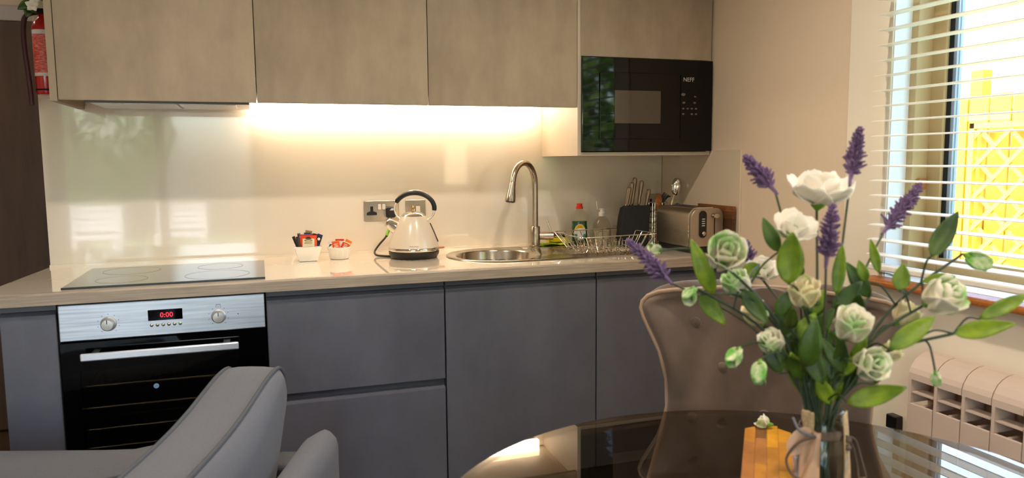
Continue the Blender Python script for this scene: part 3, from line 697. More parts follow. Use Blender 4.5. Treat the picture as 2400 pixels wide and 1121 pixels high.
for lab, cx, cy, w, h, tl, ln, m, e_, pr in (
        ('orange sachet standing upright in the ramekin', .876, -.172, .030, .058, -.16, -.05, 'orange', 'amber', 1),
        ('red sachet leaning right in the ramekin', .893, -.172, .030, .055, .42, -.05, 'red', 'cream', 1),
        ('amber sachet tilted right behind the red one in the ramekin', .897, -.150, .026, .064, .52, 0, 'amber', 'amber', 0),
        ('white sachet with dark print leaning left in the ramekin', .868, -.166, .028, .052, -.52, -.08, 'white', 'white', 2),
        ('white sachet behind the orange one in the ramekin', .868, -.146, .028, .060, -.28, 0, 'white', 'white', 0),
        ('crumpled white sachet in the middle of the ramekin', .888, -.143, .024, .054, .06, 0, 'white', 'white', 0),
        ('small red sachet at the back of the ramekin', .890, -.128, .034, .060, .0, .02, 'red', 'red', 0)):
    tt, RR = sachet('sweetener_sachet', lab, (cx, cy + .006, .932), w, h - .007, tl, ln, P[m], P[e_], group=grk, thick=.004)
    if pr == 1:
        for zz, ww in ((.037, .016), (.031, .013), (.026, .017)):
            MB().box(-ww / 2, ww / 2, -.0028, -.0024, zz, zz + .0026).xf(RR).build('print_line', P['cream'], tt)
    if pr == 2:
        MB().prism([(-.010, .034), (.0, .043), (.009, .036), (.0, .036)], lambda a, b: RR @ Vector((a, -.0024, b)), lambda a, b: RR @ Vector((a, -.0029, b))).build('dark_print', P['dark'], tt)

# ------------------------------------------------------------------ drainer things
def bottle_liquid(): pass
db = thing('dish_soap_bottle', 'green dish soap bottle with red cap behind the rack', 'bottle', (1.946, -.078, .9105))
BX, BYY = 1.946, -.078
def oval(prof, m, name, parent, ky=.62, n=36, cap0=True, cap1=False):
    b = MB(); b.lathe(prof, (0, 0, 0), n, cap0, cap1); b.v = [Vector((p.x, p.y * ky, p.z)) for p in b.v]
    b.xf(Matrix.Translation((BX, BYY, 0)) @ Matrix.Rotation(-.30, 4, 'Z')); return b.build(name, m, parent, True, ang=60)
oval([(.030, .9108), (.034, .915), (.0355, .95), (.036, .985), (.034, 1.005), (.0345, 1.015), (.039, 1.035), (.039, 1.045), (.033, 1.058), (.018, 1.066), (.013, 1.069), (.013, 1.074)], M['bottleplastic'], 'body', db)
oval([(.029, .9125), (.0325, .916), (.034, .95), (.0345, .985), (.0328, 1.004), (.0328, 1.018)], M['greenliquid'], 'liquid', db, cap1=True)
cp_ = MB().lathe([(.0155, 1.0725), (.0155, 1.082), (.0125, 1.084), (.0125, 1.094), (.0105, 1.096), (.001, 1.0965)], (BX, BYY, 0), 24, True).build('cap', mat('red cap', col(232, 40, 24), .35), db, True)
LR = Matrix.Translation((BX, BYY, 0)) @ Matrix.Rotation(-.30, 4, 'Z')
def lab(u, z, off=.0): # a bowed label surface on the front of the bottle
    return LR @ Vector((u, -.62 * .0365 * math.sqrt(max(.05, 1 - (u / .0368) ** 2)) - .0008 - off, z))
def labpoly(poly, m, name, parent, off):
    cu = sum(p[0] for p in poly) / len(poly); cz = sum(p[1] for p in poly) / len(poly)
    vs = [lab(*p, off) for p in poly] + [lab(cu, cz, off)]
    n_ = len(poly); return MB().add(vs, [(i, (i + 1) % n_, n_) for i in range(n_)]).build(name, m, parent)
yel = mat('yellow label', col(236, 204, 30), .5); teal = mat('teal label', col(12, 120, 118), .5)
ell = [(.026 * math.cos(a), .968 + .038 * math.sin(a)) for a in [2 * PI * k / 28 for k in range(28)]]
lb_ = labpoly(ell, M['label_white'], 'label', db, 0)
labpoly([(.0245 * math.cos(a), .968 + .036 * math.sin(a)) for a in [math.radians(18 + 144 * k / 14) for k in range(15)]], yel, 'label_top', lb_, .0022)
labpoly([(.0245 * math.cos(a), .968 + .036 * math.sin(a)) for a in [math.radians(190 + 160 * k / 14) for k in range(15)]], teal, 'label_base', lb_, .0022)
labpoly([(-.02, .976), (.022, .980), (.023, .987), (-.019, .983)], M['label_white'], 'label_banner', lb_, .0038)
labpoly([(-.010, .935), (.012, .937), (.016, .966), (-.001, .968), (-.012, .960)], M['label_white'], 'label_picture', lb_, .0038)
text('US', .012, P['red'], lb_, (0, 0, 0), (1, 0, 0), (0, 0, 1), 'lettering', bend=lambda x, y, z: lab(x, .9935 + y, .0050 + z))

hs = thing('hand_soap_bottle', 'clear pump bottle of hand wash left of the knife block', 'bottle', (2.046, -.10, .9105))
HX, HY = 2.046, -.10
MB().lathe([(.036, .9108), (.041, .915), (.0415, .965), (.039, .995), (.033, 1.015), (.022, 1.030), (.013, 1.036), (.013, 1.040)], (HX, HY, 0), 36, True).build('body', M['bottleplastic'], hs, True, ang=60)
MB().lathe([(.0345, .9125), (.039, .917), (.0392, .972)], (HX, HY, 0), 36, True, True).build('liquid', mat('clear hand wash', col(204, 190, 160), .2, sub=0), hs, True)
pm = MB().lathe([(.0155, 1.038), (.0155, 1.055), (.010, 1.058), (.010, 1.068), (.012, 1.069), (.012, 1.073), (.001, 1.074)], (HX, HY, 0), 24, True).build('pump', M['white'], hs, True)
MB().tube([(HX - .006, HY, 1.066), (HX - .022, HY, 1.070), (HX - .026, HY, 1.104)], .0026, 8).build('pump_spout', M['white'], pm, True)
def onhs(x, y, z):
    a = math.atan2(-.948, -.317) + x / .0418; r_ = .0418 + z
    return Vector((HX + r_ * math.cos(a), HY + r_ * math.sin(a), .982 - .009 + y))
text('HAND WASH', .008, mat('maroon ink', col(130, 20, 40), .5), hs, (0, 0, 0), (1, 0, 0), (0, 0, 1), 'lettering', fit=.032, bend=onhs)
MB().tube([onhs(-.012, -.008, .0002), onhs(0, -.008, .0002), onhs(.012, -.008, .0002)], .0006, 4).build('print_line', ink2, hs)

sg = thing('sponge_cloth', 'yellow-green folded dish cloth behind the tap', 'cloth', (1.815, -.083, .9132))
def clothf(u, v):
    x = 1.757 + .145 * u; y = -.105 + .055 * v
    return Vector((x, y, .9155 + .008 * abs(math.sin(u * 5 + v * 2)) + .003 * math.sin(v * 9)))
MB().grid(clothf, 24, 10).build('cloth', mat('yellow green cloth', col(206, 214, 66), .9, noise=(col(120, 170, 50), 60, (1, 1, 1), 3, .35, .6)), sg, True, solid=.004)
sgg = thing('scouring_sponge', 'yellow sponge with brown scourer on the folded cloth', 'sponge', (1.845, -.07, .9285))
MB().box(1.795, 1.885, -.088, -.046, .9285, .948).build('foam', mat('yellow foam', col(240, 206, 30), .95, bump=(200, .6, (1, 1, 1), .002)), sgg, bevel=.004)
MB().grid(lambda u, v: Vector((1.797 + .084 * u, -.086 + .038 * v, .949 + .012 * math.sin(u * PI) * (1 + .3 * math.sin(u * 17) * math.cos(v * 13)))), 22, 10).build('scourer', mat('brown scourer', col(78, 52, 32), .95, bump=(300, .8, (1, 1, 1), .003)), sgg, True, solid=.006)

# dish rack: chrome wire
rkk = thing('dish_rack', 'chrome wire dish rack standing on the drainer', 'rack', (1.97, -.29, .915))
A_, B_, C_, D_ = Vector((1.782, -.165, .984)), Vector((2.125, -.128, .984)), Vector((2.150, -.425, .984)), Vector((1.787, -.462, .984))
a_, b_, c_, d_ = Vector((1.825, -.20, .919)), Vector((2.095, -.165, .919)), Vector((2.112, -.405, .919)), Vector((1.825, -.435, .919))
def rounded(Q, k=.12, n=5):
    out = []
    for i in range(4):
        p = Q[i]; q0 = Q[i - 1]; q1 = Q[(i + 1) % 4]
        e0 = p + (q0 - p).normalized() * .03; e1 = p + (q1 - p).normalized() * .03
        out += bez(e0, p, e1, n)
    return out
wm = M['chrome']; WR = .0017
MB().tube(rounded([A_, B_, C_, D_]), .0024, 8, closed=True).build('rim', wm, rkk, True)
def side(T0, T1, b0, b1, n, name='side_wire', hook=True):
    for k in range(n):
        f_ = (k + .5) / n
        t0 = T0.lerp(T1, f_); q = b0.lerp(b1, f_)
        cen = (a_ + b_ + c_ + d_) / 4; inw = (cen - q); inw.z = 0; inw.normalize()
        MB().tube([t0, q + Vector((0, 0, .004)), q + inw * .006 + Vector((0, 0, -.0015)), q + inw * .02 + Vector((0, 0, .008))], WR, 6).build(name, wm, rkk, True)
side(A_, B_, a_, b_, 9); side(B_, C_, b_, c_, 6); side(C_, D_, c_, d_, 9); side(D_, A_, d_, a_, 6)
for k in range(11):
    f_ = (k + .5) / 11
    MB().tube([a_.lerp(b_, f_), d_.lerp(c_, f_)], WR, 6).build('base_wire', wm, rkk, True)
for k in range(3):
    f_ = (k + .5) / 3
    MB().tube([a_.lerp(d_, f_) + Vector((0, 0, -.003)), b_.lerp(c_, f_) + Vector((0, 0, -.003))], WR, 6).build('base_wire', wm, rkk, True)
for row in (.3, .62):
    p0 = a_.lerp(d_, row); p1 = b_.lerp(c_, row)
    for k in range(8):
        q = p0.lerp(p1, (k + .6) / 8.5); e_ = (p1 - p0).normalized() * .010
        MB().tube([q - e_, q - e_ * .8 + Vector((0, 0, .030)), q + e_ * .8 + Vector((0, 0, .030)), q + e_], WR, 6).build('plate_loop', wm, rkk, True)

# knife block with five knives
KB = thing('knife_block', 'slanted black knife block behind the dish rack', 'knife block', (2.165, -.165, .9105))
KM = Matrix.Translation((2.155, -.185, .911)) @ Matrix.Rotation(-.25, 4, 'Z')
def kbpoly(x0, x1, m, name):
    side_ = [(-.060, 0), (.050, 0), (.078, .12), (.062, .165), (-.020, .178)]
    return MB().prism(side_, lambda y, z: KM @ Vector((x0 + .22 * z * .7, y * .8, z)), lambda y, z: KM @ Vector((x1 + .22 * z * .4, y * .8, z))).build(name, m, KB, bevel=.004)
kbpoly(-.072, .060, M['blackmatte'], 'block')
khm = mat('knife handle steel', col(150, 132, 112), .32, metal=.9)
for i, (x, y, L_, tl) in enumerate(((-.030, -.012, .078, .20), (-.014, .012, .098, .19), (.004, .030, .118, .14), (.030, .014, .105, .17), (.058, .004, .088, .22))):
    k_ = thing('kitchen_knife', ['leftmost steel-handled knife in the black block', 'second knife from the left in the black block', 'tallest knife at the back of the black block', 'fourth knife from the left in the black block', 'rightmost steel-handled knife in the black block'][i], 'knife', tuple(KM @ Vector((x, y, .176))), 'knives in the block')
    base_ = KM @ Vector((x, y, .181 - .02 * (i == 4))); ax_ = Vector((tl * 1.0, .05, 1)).normalized()
    MB().tube([base_ + ax_ * L_ * q for q in (0, .1, .3, .6, .85, .97, 1)], [.0065, .0075, .0075, .0095, .0108, .009, .005], 12).build('handle', khm, k_, True)
    MB().tube([base_ - ax_ * .018, base_ + ax_ * .001], [.003, .006], 8).build('bolster', M['chrome'], k_, True)

# wire utensil caddy and its contents
uc = thing('utensil_caddy', 'chrome wire utensil holder beside the toaster', 'utensil holder', (2.272, -.205, .9105))
UCX, UCY = 2.272, -.205
for z in (.915, .94, .962, .985, 1.01, 1.035, 1.062, 1.098):
    MB().tube([(UCX + .042 * math.cos(q), UCY + .042 * math.sin(q), z) for q in [2 * PI * k / 28 for k in range(28)]], .0018, 6, closed=True).build('hoop', wm, uc, True)
for k in range(6):
    q = 2 * PI * k / 6 + .4
    MB().tube([(UCX + .042 * math.cos(q), UCY + .042 * math.sin(q), .912), (UCX + .042 * math.cos(q), UCY + .042 * math.sin(q), 1.098)], .0018, 6).build('upright', wm, uc, True)
MB().lathe([(.041, .9115), (.001, .9115)], (UCX, UCY, 0), 24).build('base', wm, uc)
ws = thing('wooden_spoon', 'wooden spoon standing in the wire utensil holder', 'spoon', (UCX - .012, UCY - .005, .914))
MB().tube([(UCX - .012, UCY - .005, .914), (UCX - .004, UCY - .003, 1.075)], .005, 10).build('handle', M['oak'], ws, True)
b = MB().lathe([(.001, 0), (.009, .006), (.0165, .025), (.018, .045), (.012, .064), (.001, .069)], n=18); b.v = [Vector((p.x, p.y * .35, p.z)) for p in b.v]
b.xf(Matrix.Translation((UCX - .004, UCY - .003, 1.07)) @ Matrix.Rotation(.06, 4, 'Y')).build('bowl', mat('spoon wood', col(168, 96, 44), .55), ws, True)
fk = thing('serving_fork', 'black slotted serving fork behind the wooden spoon', 'utensil', (UCX + .018, UCY + .012, .914))
MB().tube([(UCX + .018, UCY + .012, .914), (UCX + .032, UCY + .014, 1.10)], .004, 8).build('handle', M['black'], fk, True)
for k in range(4):
    MB().tube(crom([(UCX + .032, UCY + .014, 1.098), (UCX + .024 + .009 * k, UCY + .012, 1.12), (UCX + .034 + .010 * k, UCY + .005, 1.142 - .006 * k)], 4), .0032, 6).build('tine', M['black'], fk, True)
la = thing('soup_ladle', 'shiny steel ladle rising behind the toaster', 'ladle', (2.335, -.19, .9105))
MB().tube([(2.300, -.19, .915), (2.352, -.185, 1.09), (2.362, -.185, 1.13)], .0045, 8).build('handle', M['chrome'], la, True)
b = MB().lathe([(.001, -.040), (.012, -.038), (.022, -.022), (.025, 0), (.022, .022), (.012, .038), (.001, .041)], n=24); b.v = [Vector((p.x, p.y * .45, p.z)) for p in b.v]
b.xf(Matrix.Translation((2.374, -.185, 1.165)) @ Matrix.Rotation(.1, 4, 'Y') @ Matrix.Rotation(-.3, 4, 'Z')).build('bowl', M['chrome'], la, True)
sc = thing('black_spatula', 'black round-headed spatula leaning behind the toaster', 'spatula', (2.36, -.215, .9105))
MB().tube([(2.342, -.235, .912), (2.356, -.22, 1.05)], .005, 8).build('handle', M['black'], sc, True)
b = MB().lathe([(.001, 0), (.03, .006), (.036, .022), (.025, .04), (.001, .048)], n=20); b.v = [Vector((p.x, p.y * .25, p.z)) for p in b.v]
b.xf(Matrix.Translation((2.358, -.22, 1.045)) @ Matrix.Rotation(-.3, 4, 'Z')).build('head', M['black'], sc, True)

# toaster
ts = thing('toaster', 'brushed steel toaster with black dial panel on the worktop', 'toaster', (2.305, -.41, .9105))
TM = Matrix.Translation((2.300, -.412, .9105)) @ Matrix.Rotation(.02, 4, 'Z')
def tprof(h, w, r=.034, z0=.026):
    P_ = [(-w / 2, z0), (w / 2, z0)] + [(w / 2 - r + r * math.cos(a), h - r + r * math.sin(a)) for a in [PI / 2 * k / 6 for k in range(7)]] + [(-w / 2 + r - r * math.sin(a), h - r + r * math.cos(a)) for a in [PI / 2 * k / 6 for k in range(7)]]
    return P_
def tpr(h, w, y0, y1, m, name, par=None, z0=.026, r=.034, bev=0):
    return MB().prism(tprof(h, w, r, z0), lambda a, z: TM @ Vector((a, y1, z)), lambda a, z: TM @ Vector((a, y0, z))).build(name, m, par or ts, True, ang=30, bevel=bev)
tpr(.182, .152, -.112, .122, M['steel'], 'shell')
tpr(.184, .156, -.121, -.113, M['chrome'], 'chrome_trim')
fp = tpr(.180, .150, -.135, -.122, mat('toaster end panel', col(176, 160, 142), .4, metal=.8), 'end_panel', bev=.003)
tpr(.180, .150, .123, .134, M['steel'], 'rear_panel')
MB().box(-.070, .070, -.128, .126, .0005, .0255).xf(TM).build('plinth', M['black'], ts, bevel=.003)
MB().box(-.036, -.012, -.085, .10, .1815, .1830).xf(TM).build('slot', M['blackmatte'], ts)
MB().box(.012, .036, -.085, .10, .1815, .1830).xf(TM).build('slot', M['blackmatte'], ts)
dp = MB().prism([(-.024 + .017 * math.cos(a) , .117 + (.038 if math.sin(a) >= 0 else -.038) * 1 + .017 * math.sin(a) - (.0)) for a in [2 * PI * k / 32 for k in range(32)]], lambda a, z: TM @ Vector((a, -.135, z)), lambda a, z: TM @ Vector((a, -.139, z))).build('dial_panel', M['black'], fp, bevel=.001)
for k in range(4):
    MB().box(-.030, -.016, -.1398, -.139, .137 - k * .009, .140 - k * .009).xf(TM).build('button', M['label_white'], fp)
MB().lathe([(.009, 0), (.009, .008), (.006, .010), (.001, .010)], n=20, cap0=True).xf(TM @ Matrix.Translation((-.024, -.139, .080)) @ Matrix.Rotation(PI / 2, 4, 'X')).build('browning_dial', M['steel'], fp, True)
MB().box(.030, .034, -.1362, -.1348, .07, .145).xf(TM).build('lever_track', M['black'], fp)
b = MB().lathe([(.016, 0), (.017, .006), (.014, .014), (.001, .015)], n=24, cap0=True); b.v = [Vector((p.x, p.y * .6, p.z)) for p in b.v]
b.xf(TM @ Matrix.Translation((.032, -.1375, .150)) @ Matrix.Rotation(PI / 2, 4, 'X')).build('lever', M['steel'], fp, True)

# chopping board leaning on the side wall
cbm = Matrix.Translation((2.3955, 0, .9108)) @ Matrix.Rotation(.02, 4, 'Y') @ Matrix.Translation((-.002, 0, 0))
cbd = thing('chopping_board', 'dark wooden chopping board leaning on the wall behind the toaster', 'chopping board', (2.39, -.47, .9108))
wtones = [mat('board wood %d' % k, c_, .5, noise=(c2, 8, (12, 1, 12), 5, .3, .7)) for k, (c_, c2) in enumerate(((col(150, 92, 40), col(110, 62, 26)), (col(96, 58, 28), col(70, 40, 20)), (col(190, 128, 52), col(150, 92, 34)), (col(120, 74, 34), col(86, 50, 24))))]
for k, (z0, z1, m_) in enumerate(((0, .045, 1), (.0455, .09, 2), (.0905, .135, 1), (.1355, .165, 3), (.1655, .188, 0))):
    MB().box(-.014, .0, -.600, -.345, z0, z1).xf(cbm).build('plank', wtones[m_], cbd, bevel=.001, seg=1)

# ------------------------------------------------------------------ fire extinguisher and trailing plant by the wall end
fe = thing('fire_extinguisher', 'red fire extinguisher with white label left of the wall cabinets', 'fire extinguisher', (-.085, -.075, 1.535))
FX, FY = -.106, -.055
MB().lathe([(.001, 1.536), (.030, 1.537), (.034, 1.545), (.034, 1.770), (.029, 1.79), (.014, 1.803), (.014, 1.815)], (FX, FY, 0), 36).build('cylinder', M['red'], fe, True, ang=60)
MB().lathe([(.0345, 1.745), (.0345, 1.760)], (FX, FY, 0), 36).build('label_band', M['label_white'], fe, True)
MB().lathe([(.0345, 1.600), (.0345, 1.612)], (FX, FY, 0), 36).build('label_band', M['label_white'], fe, True)
MB().lathe([(.0346, 1.613), (.0346, 1.744)], (FX, FY, 0), 36).build('label', mat('red label', col(226, 70, 52), .4, noise=(col(238, 170, 160), 70, (1, 1, 4), 4, .35, .55)), fe, True)
MB().lathe([(.0348, 1.550), (.0348, 1.556)], (FX, FY, 0), 36).build('base_ring', M['blackmatte'], fe, True)
MB().box(FX - .012, FX + .012, FY - .03, FY + .02, 1.815, 1.833).build('valve', M['black'], fe, bevel=.003)
MB().tube(crom([(FX - .01, FY - .02, 1.82), (FX - .045, FY - .03, 1.80), (FX - .056, FY - .02, 1.72), (FX - .052, FY - .01, 1.60), (FX - .048, FY - .01, 1.50)]), [.009] * 25, 10).build('hose', mat('maroon black hose', col(60, 20, 26), .5), fe, True)
def leafmesh(p0, p1, w, bend=.12, m=None, name='leaf', parent=None, fold=.25, nrm=None, nu=9, nv=5):
    p0, p1 = Vector(p0), Vector(p1); ax = p1 - p0; L_ = ax.length
    view = Vector((.5981, -3.1493, 1.2906)) - p0
    nr = (nrm or view).normalized(); sd_ = ax.cross(nr).normalized(); nr = sd_.cross(ax).normalized()
    def fn(u, v):
        ww = w * .5 * (math.sin(PI * min(1, u ** .8 * .97 + .015)) ** .85)
        s_ = 2 * v - 1
        return p0 + ax * u + sd_ * (s_ * ww) + nr * (bend * L_ * math.sin(PI * u) + fold * ww * abs(s_))
    return MB().grid(fn, nu, nv).build(name, m, parent, True, solid=.0007)
pl = thing('trailing_plant', 'white-flowered trailing plant above the fire extinguisher', 'plant', (-.10, -.10, 1.80))
MB().tube(crom([(-.06, -.14, 2.05), (-.09, -.16, 1.93), (-.12, -.15, 1.86), (-.125, -.14, 1.80)]), .003, 6).build('stem', M['stem'], pl, True)
for k, (p0, p1, w) in enumerate((((-.115, -.15, 1.84), (-.15, -.17, 1.81), .03), ((-.12, -.15, 1.82), (-.125, -.17, 1.785), .028), ((-.10, -.155, 1.90), (-.165, -.17, 1.905), .034), ((-.09, -.155, 1.87), (-.07, -.17, 1.84), .026), ((-.12, -.15, 1.83), (-.095, -.17, 1.80), .026))):
    leafmesh(p0, p1, w, .1, M['leafdark'], 'leaf', pl)
for k, (cx, cz) in enumerate(((-.115, 1.875), (-.090, 1.855), (-.098, 1.905), (-.075, 1.89), (-.105, 1.825))):
    for j in range(5):
        a = 2 * PI * j / 5 + k
        leafmesh((cx, -.168, cz), (cx + .022 * math.cos(a), -.178, cz + .022 * math.sin(a)), .02, .05, M['petalwhite'], 'petal', pl, nu=5, nv=3)

# ------------------------------------------------------------------ venetian blind
vb = thing('venetian_blind', 'white wooden venetian blind hanging over the window', 'blind', (2.378, -2.05, .95))
VY0, VY1 = -2.82, -1.333
def slat(z):
    def pr(a): return z + .0022 * (1 - (a / .025) ** 2) + a * .03
    pts = [-.025, -.0125, 0, .0125, .025]
    poly = [(2.376 + a, pr(a)) for a in pts] + [(2.376 + a, pr(a) - .0028) for a in reversed(pts)]
    return MB().prism(poly, lambda a, q: (a, VY0, q), lambda a, q: (a, VY1, q))
z = .998
first = None
while z < 2.12:
    slat(z).build('slat', M['blind'], vb); z += .0445
MB().box(2.353, 2.399, VY0, VY1, .950, .968).build('bottom_rail', M['blind'], vb, bevel=.004)
MB().box(2.347, 2.403, VY0, VY1, 2.13, 2.19).build('head_rail', M['blind'], vb, bevel=.003)
for yy in (-2.60, -1.98):
    for xx in (2.3495, 2.4025):
        MB().tube([(xx, yy, .968), (xx, yy, 2.13)], .0009, 5).build('ladder_cord', M['burlap'], vb)

# ------------------------------------------------------------------ radiator under the window
rd = thing('radiator', 'cream sectional panel radiator below the window', 'radiator', (2.345, -1.98, .12))
RY = -1.558; PIT = .0842
for k in range(10):
    y1 = RY - k * PIT; y0 = y1 - PIT + .0025
    prof = [(2.302, .115), (2.302, .600), (2.3045, .602), (2.3045, .115)]
    t_ = MB().box(2.302, 2.310, y0, y1, .115, .604).build('front_panel', M['radiator'], rd, bevel=.002)
    # curved top hood
    hood = [(2.302, .672), (2.303, .690), (2.308, .704), (2.320, .722), (2.336, .734), (2.356, .742), (2.376, .744), (2.376, .738), (2.356, .736), (2.338, .728), (2.324, .717), (2.312, .700), (2.308, .688), (2.308, .672)]
    MB().prism(hood, lambda a, q: (a, y0, q), lambda a, q: (a, y1, q)).build('top_hood', M['radiator'], rd)
    MB().box(2.302, 2.374, y1 - .010, y1 - .001, .604, .672).build('post', M['radiator'], rd)
    MB().box(2.304, 2.345, y0, y1 - .011, .634, .638).build('fin', M['radiator'], rd)
    MB().box(2.311, 2.378, y0 + .032, y0 + .042, .115, .604).build('core', M['radiator'], rd)
MB().box(2.376, 2.380, RY - 10 * PIT, RY, .115, .738).build('rear_panel', M['radiator'], rd)
for yy in (RY - .15, RY - 8.5 * PIT):
    MB().box(2.3805, 2.405, yy - .02, yy + .02, .2, .24).build('bracket', M['steel'], rd)
    MB().box(2.33, 2.36, yy - .015, yy + .015, .002, .114).build('foot', M['radiator'], rd)
vv = tag(recentre(MB().box(2.380, 2.4065, -1.447, -1.408, .470, .512).build('dark_box', M['black'], bevel=.003)), 'small black outlet box on the wall beside the radiator', 'cuboid')  # plain small black box on the wall

# ------------------------------------------------------------------ dining chair
CF = Vector((-.60, -.80, 0)); CS = Vector((.80, -.60, 0)); CC = Vector((1.672, -1.752, 0))
ch = thing('dining_chair', 'taupe velvet dining chair with flared buttoned back behind the table', 'chair', (CC.x, CC.y, 0))
ZW = [(.40, .235), (.46, .255), (.55, .250), (.65, .226), (.73, .210), (.79, .214), (.85, .232), (.895, .256), (.925, .272), (.945, .279), (.960, .276), (.973, .264), (.983, .240), (.989, .205), (.992, .160)]
def cback(s_, z):   # s in [-1,1]
    w = None
    for (z0, w0), (z1, w1) in zip(ZW, ZW[1:]):
        if z0 <= z <= z1: w = w0 + (w1 - w0) * (z - z0) / (z1 - z0)
    if w is None: w = ZW[-1][1]
    lean = .13 * (z - .44) / .57
    x = s_ * w
    fwd = .075 * s_ * s_ * (1.0 if z > .6 else 1 + (.6 - z) * 4) + .07 - lean - .012 * math.cos(s_ * PI * 1.5) * (1 if z < .93 else 0)
    return CC + CS * x + CF * fwd + Vector((0, 0, z - 0))
rows = [q[0] for q in ZW]
bk = MB(); nu = 17
vs = [cback(2 * i / (nu - 1) - 1, z) for z in rows for i in range(nu)]
fs = [(j * nu + i, j * nu + i + 1, (j + 1) * nu + i + 1, (j + 1) * nu + i) for j in range(len(rows) - 1) for i in range(nu - 1)]
bko = bk.add(vs, fs).build('backrest', M['velvet'], ch, True, solid=.042, sub=2)
edge = [cback(-1, z) for z in rows] + [cback(-1 + 2 * k / 12, .992) for k in range(1, 12)] + [cback(1, z) for z in reversed(rows)]
MB().tube(edge, .0050, 8).build('piping', M['velvet_edge'], bko, True)
for s_, z in ((-.58, .915), (0, .915), (.58, .915), (-.42, .815), (.42, .815), (-.72, .71), (0, .71), (.72, .71)):
    p = cback(s_, z) + CF * .024
    b = MB().lathe([(.013, 0), (.0125, .003), (.008, .006), (.001, .007)], n=16)
    b.xf(Matrix.Translation(p) @ CF.to_track_quat('Z', 'Y').to_matrix().to_4x4()).build('button', M['velvet'], bko, True)
    if z > .9:
        MB().tube([cback(s_, zz) + CF * .0205 for zz in (z, .94, .965, .985)], .0016, 5).build('seam', mat('seam shade', col(86, 70, 60), .9) if 'seam shade' not in bpy.data.materials else bpy.data.materials['seam shade'], bko)
def seatf(u, v, zt):
    pass
st = MB()
SO = CC + CF * .29
poly = []
for k in range(36):
    a = 2 * PI * k / 36; cx = math.copysign(abs(math.cos(a)) ** .55, math.cos(a)) * .265; cy = math.copysign(abs(math.sin(a)) ** .55, math.sin(a)) * .245
    poly.append((cx, cy))
lv_ = [(.93, .375), (1.0, .385), (1.02, .42), (1.0, .455), (.93, .474), (.6, .486), (.05, .49)]
vs = [SO + CS * (a * k_) + CF * (b_ * k_) + Vector((0, 0, z)) for k_, z in lv_ for a, b_ in poly]
fs = [(j * 36 + i, j * 36 + (i + 1) % 36, (j + 1) * 36 + (i + 1) % 36, (j + 1) * 36 + i) for j in range(len(lv_) - 1) for i in range(36)] + [tuple(range(35, -1, -1)), tuple(range(6 * 36, 7 * 36))]
st.add(vs, fs).build('seat', M['velvet'], ch, True, ang=70)
for sx, sy in ((-1, -1), (1, -1), (-1, 1), (1, 1)):
    p = SO + CS * (.19 * sx) + CF * (.17 * sy); q = SO + CS * (.235 * sx) + CF * (.215 * sy)
    MB().tube([p + Vector((0, 0, .376)), q + Vector((0, 0, .001))], [.017, .010], 12).build('leg', M['black'], ch, True)

# ------------------------------------------------------------------ round glass table
TCX, TCY, TR = 1.316, -2.315, .555
tb = thing('round_glass_table', 'round smoked glass dining table in the foreground', 'table', (TCX, TCY, 0))
MB().lathe([(.001, .738), (TR - .004, .738), (TR, .741), (TR, .747), (TR - .004, .750), (.001, .750)], (TCX, TCY, 0), 128).build('glass_top', M['tableglass'], tb, True, ang=30)
MB().lathe([(.10, .732), (.10, .7375), (.001, .7375)], (TCX, TCY, 0), 32, True).build('mount', M['steel'], tb, True)
MB().lathe([(.035, .03), (.03, .10), (.03, .66), (.04, .731)], (TCX, TCY, 0), 24, True, True).build('column', M['black'], tb, True)
MB().lathe([(.26, .001), (.26, .012), (.20, .022), (.04, .03)], (TCX, TCY, 0), 48, True).build('base', M['black'], tb, True)

# serving board lying on the table
bd = thing('serving_board', 'striped butcher-block serving board lying on the glass table', 'board', (1.44, -2.07, .7505))
U_ = Vector((-.606, -.795, 0)); V_ = Vector((.94, -.34, 0)); V_ = (V_ - U_ * V_.dot(U_)).normalized(); BO = Vector((1.493, -1.935, 0))
amb = [mat('block wood %d' % k, c_, .35, coat=.3, noise=(c2, 7, (4, 4, 4), 5, .3, .7)) for k, (c_, c2) in enumerate(((col(206, 140, 52), col(176, 112, 36)), (col(128, 78, 34), col(98, 58, 24)), (col(226, 162, 40), col(200, 132, 28)), (col(190, 124, 62), col(160, 100, 46))))]
strips = [(-.004, .016, [(0.012, .10, 0), (.1005, .36, 3)]), (.0162, .036, [(0.0, .075, 1), (.0755, .20, 3), (.2005, .36, 0)]), (.0362, .056, [(0, .12, 2), (.1205, .36, 0)]), (.0562, .080, [(.012, .085, 2), (.0855, .22, 0), (.2205, .36, 2)])]
for w0, w1, segs in strips:
    for l0, l1, k in segs:
        cr = [(l0, w0), (l1, w0), (l1, w1), (l0, w1)]
        if l0 == .012: cr[0 if w0 < 0 else 3] = (.030, w0 if w0 < 0 else w1)
        MB().prism(cr, lambda a, b_: tuple(BO + U_ * a + V_ * b_ + Vector((0, 0, .7508))), lambda a, b_: tuple(BO + U_ * a + V_ * b_ + Vector((0, 0, .7690)))).build('block', amb[k], bd, bevel=.001, seg=1)

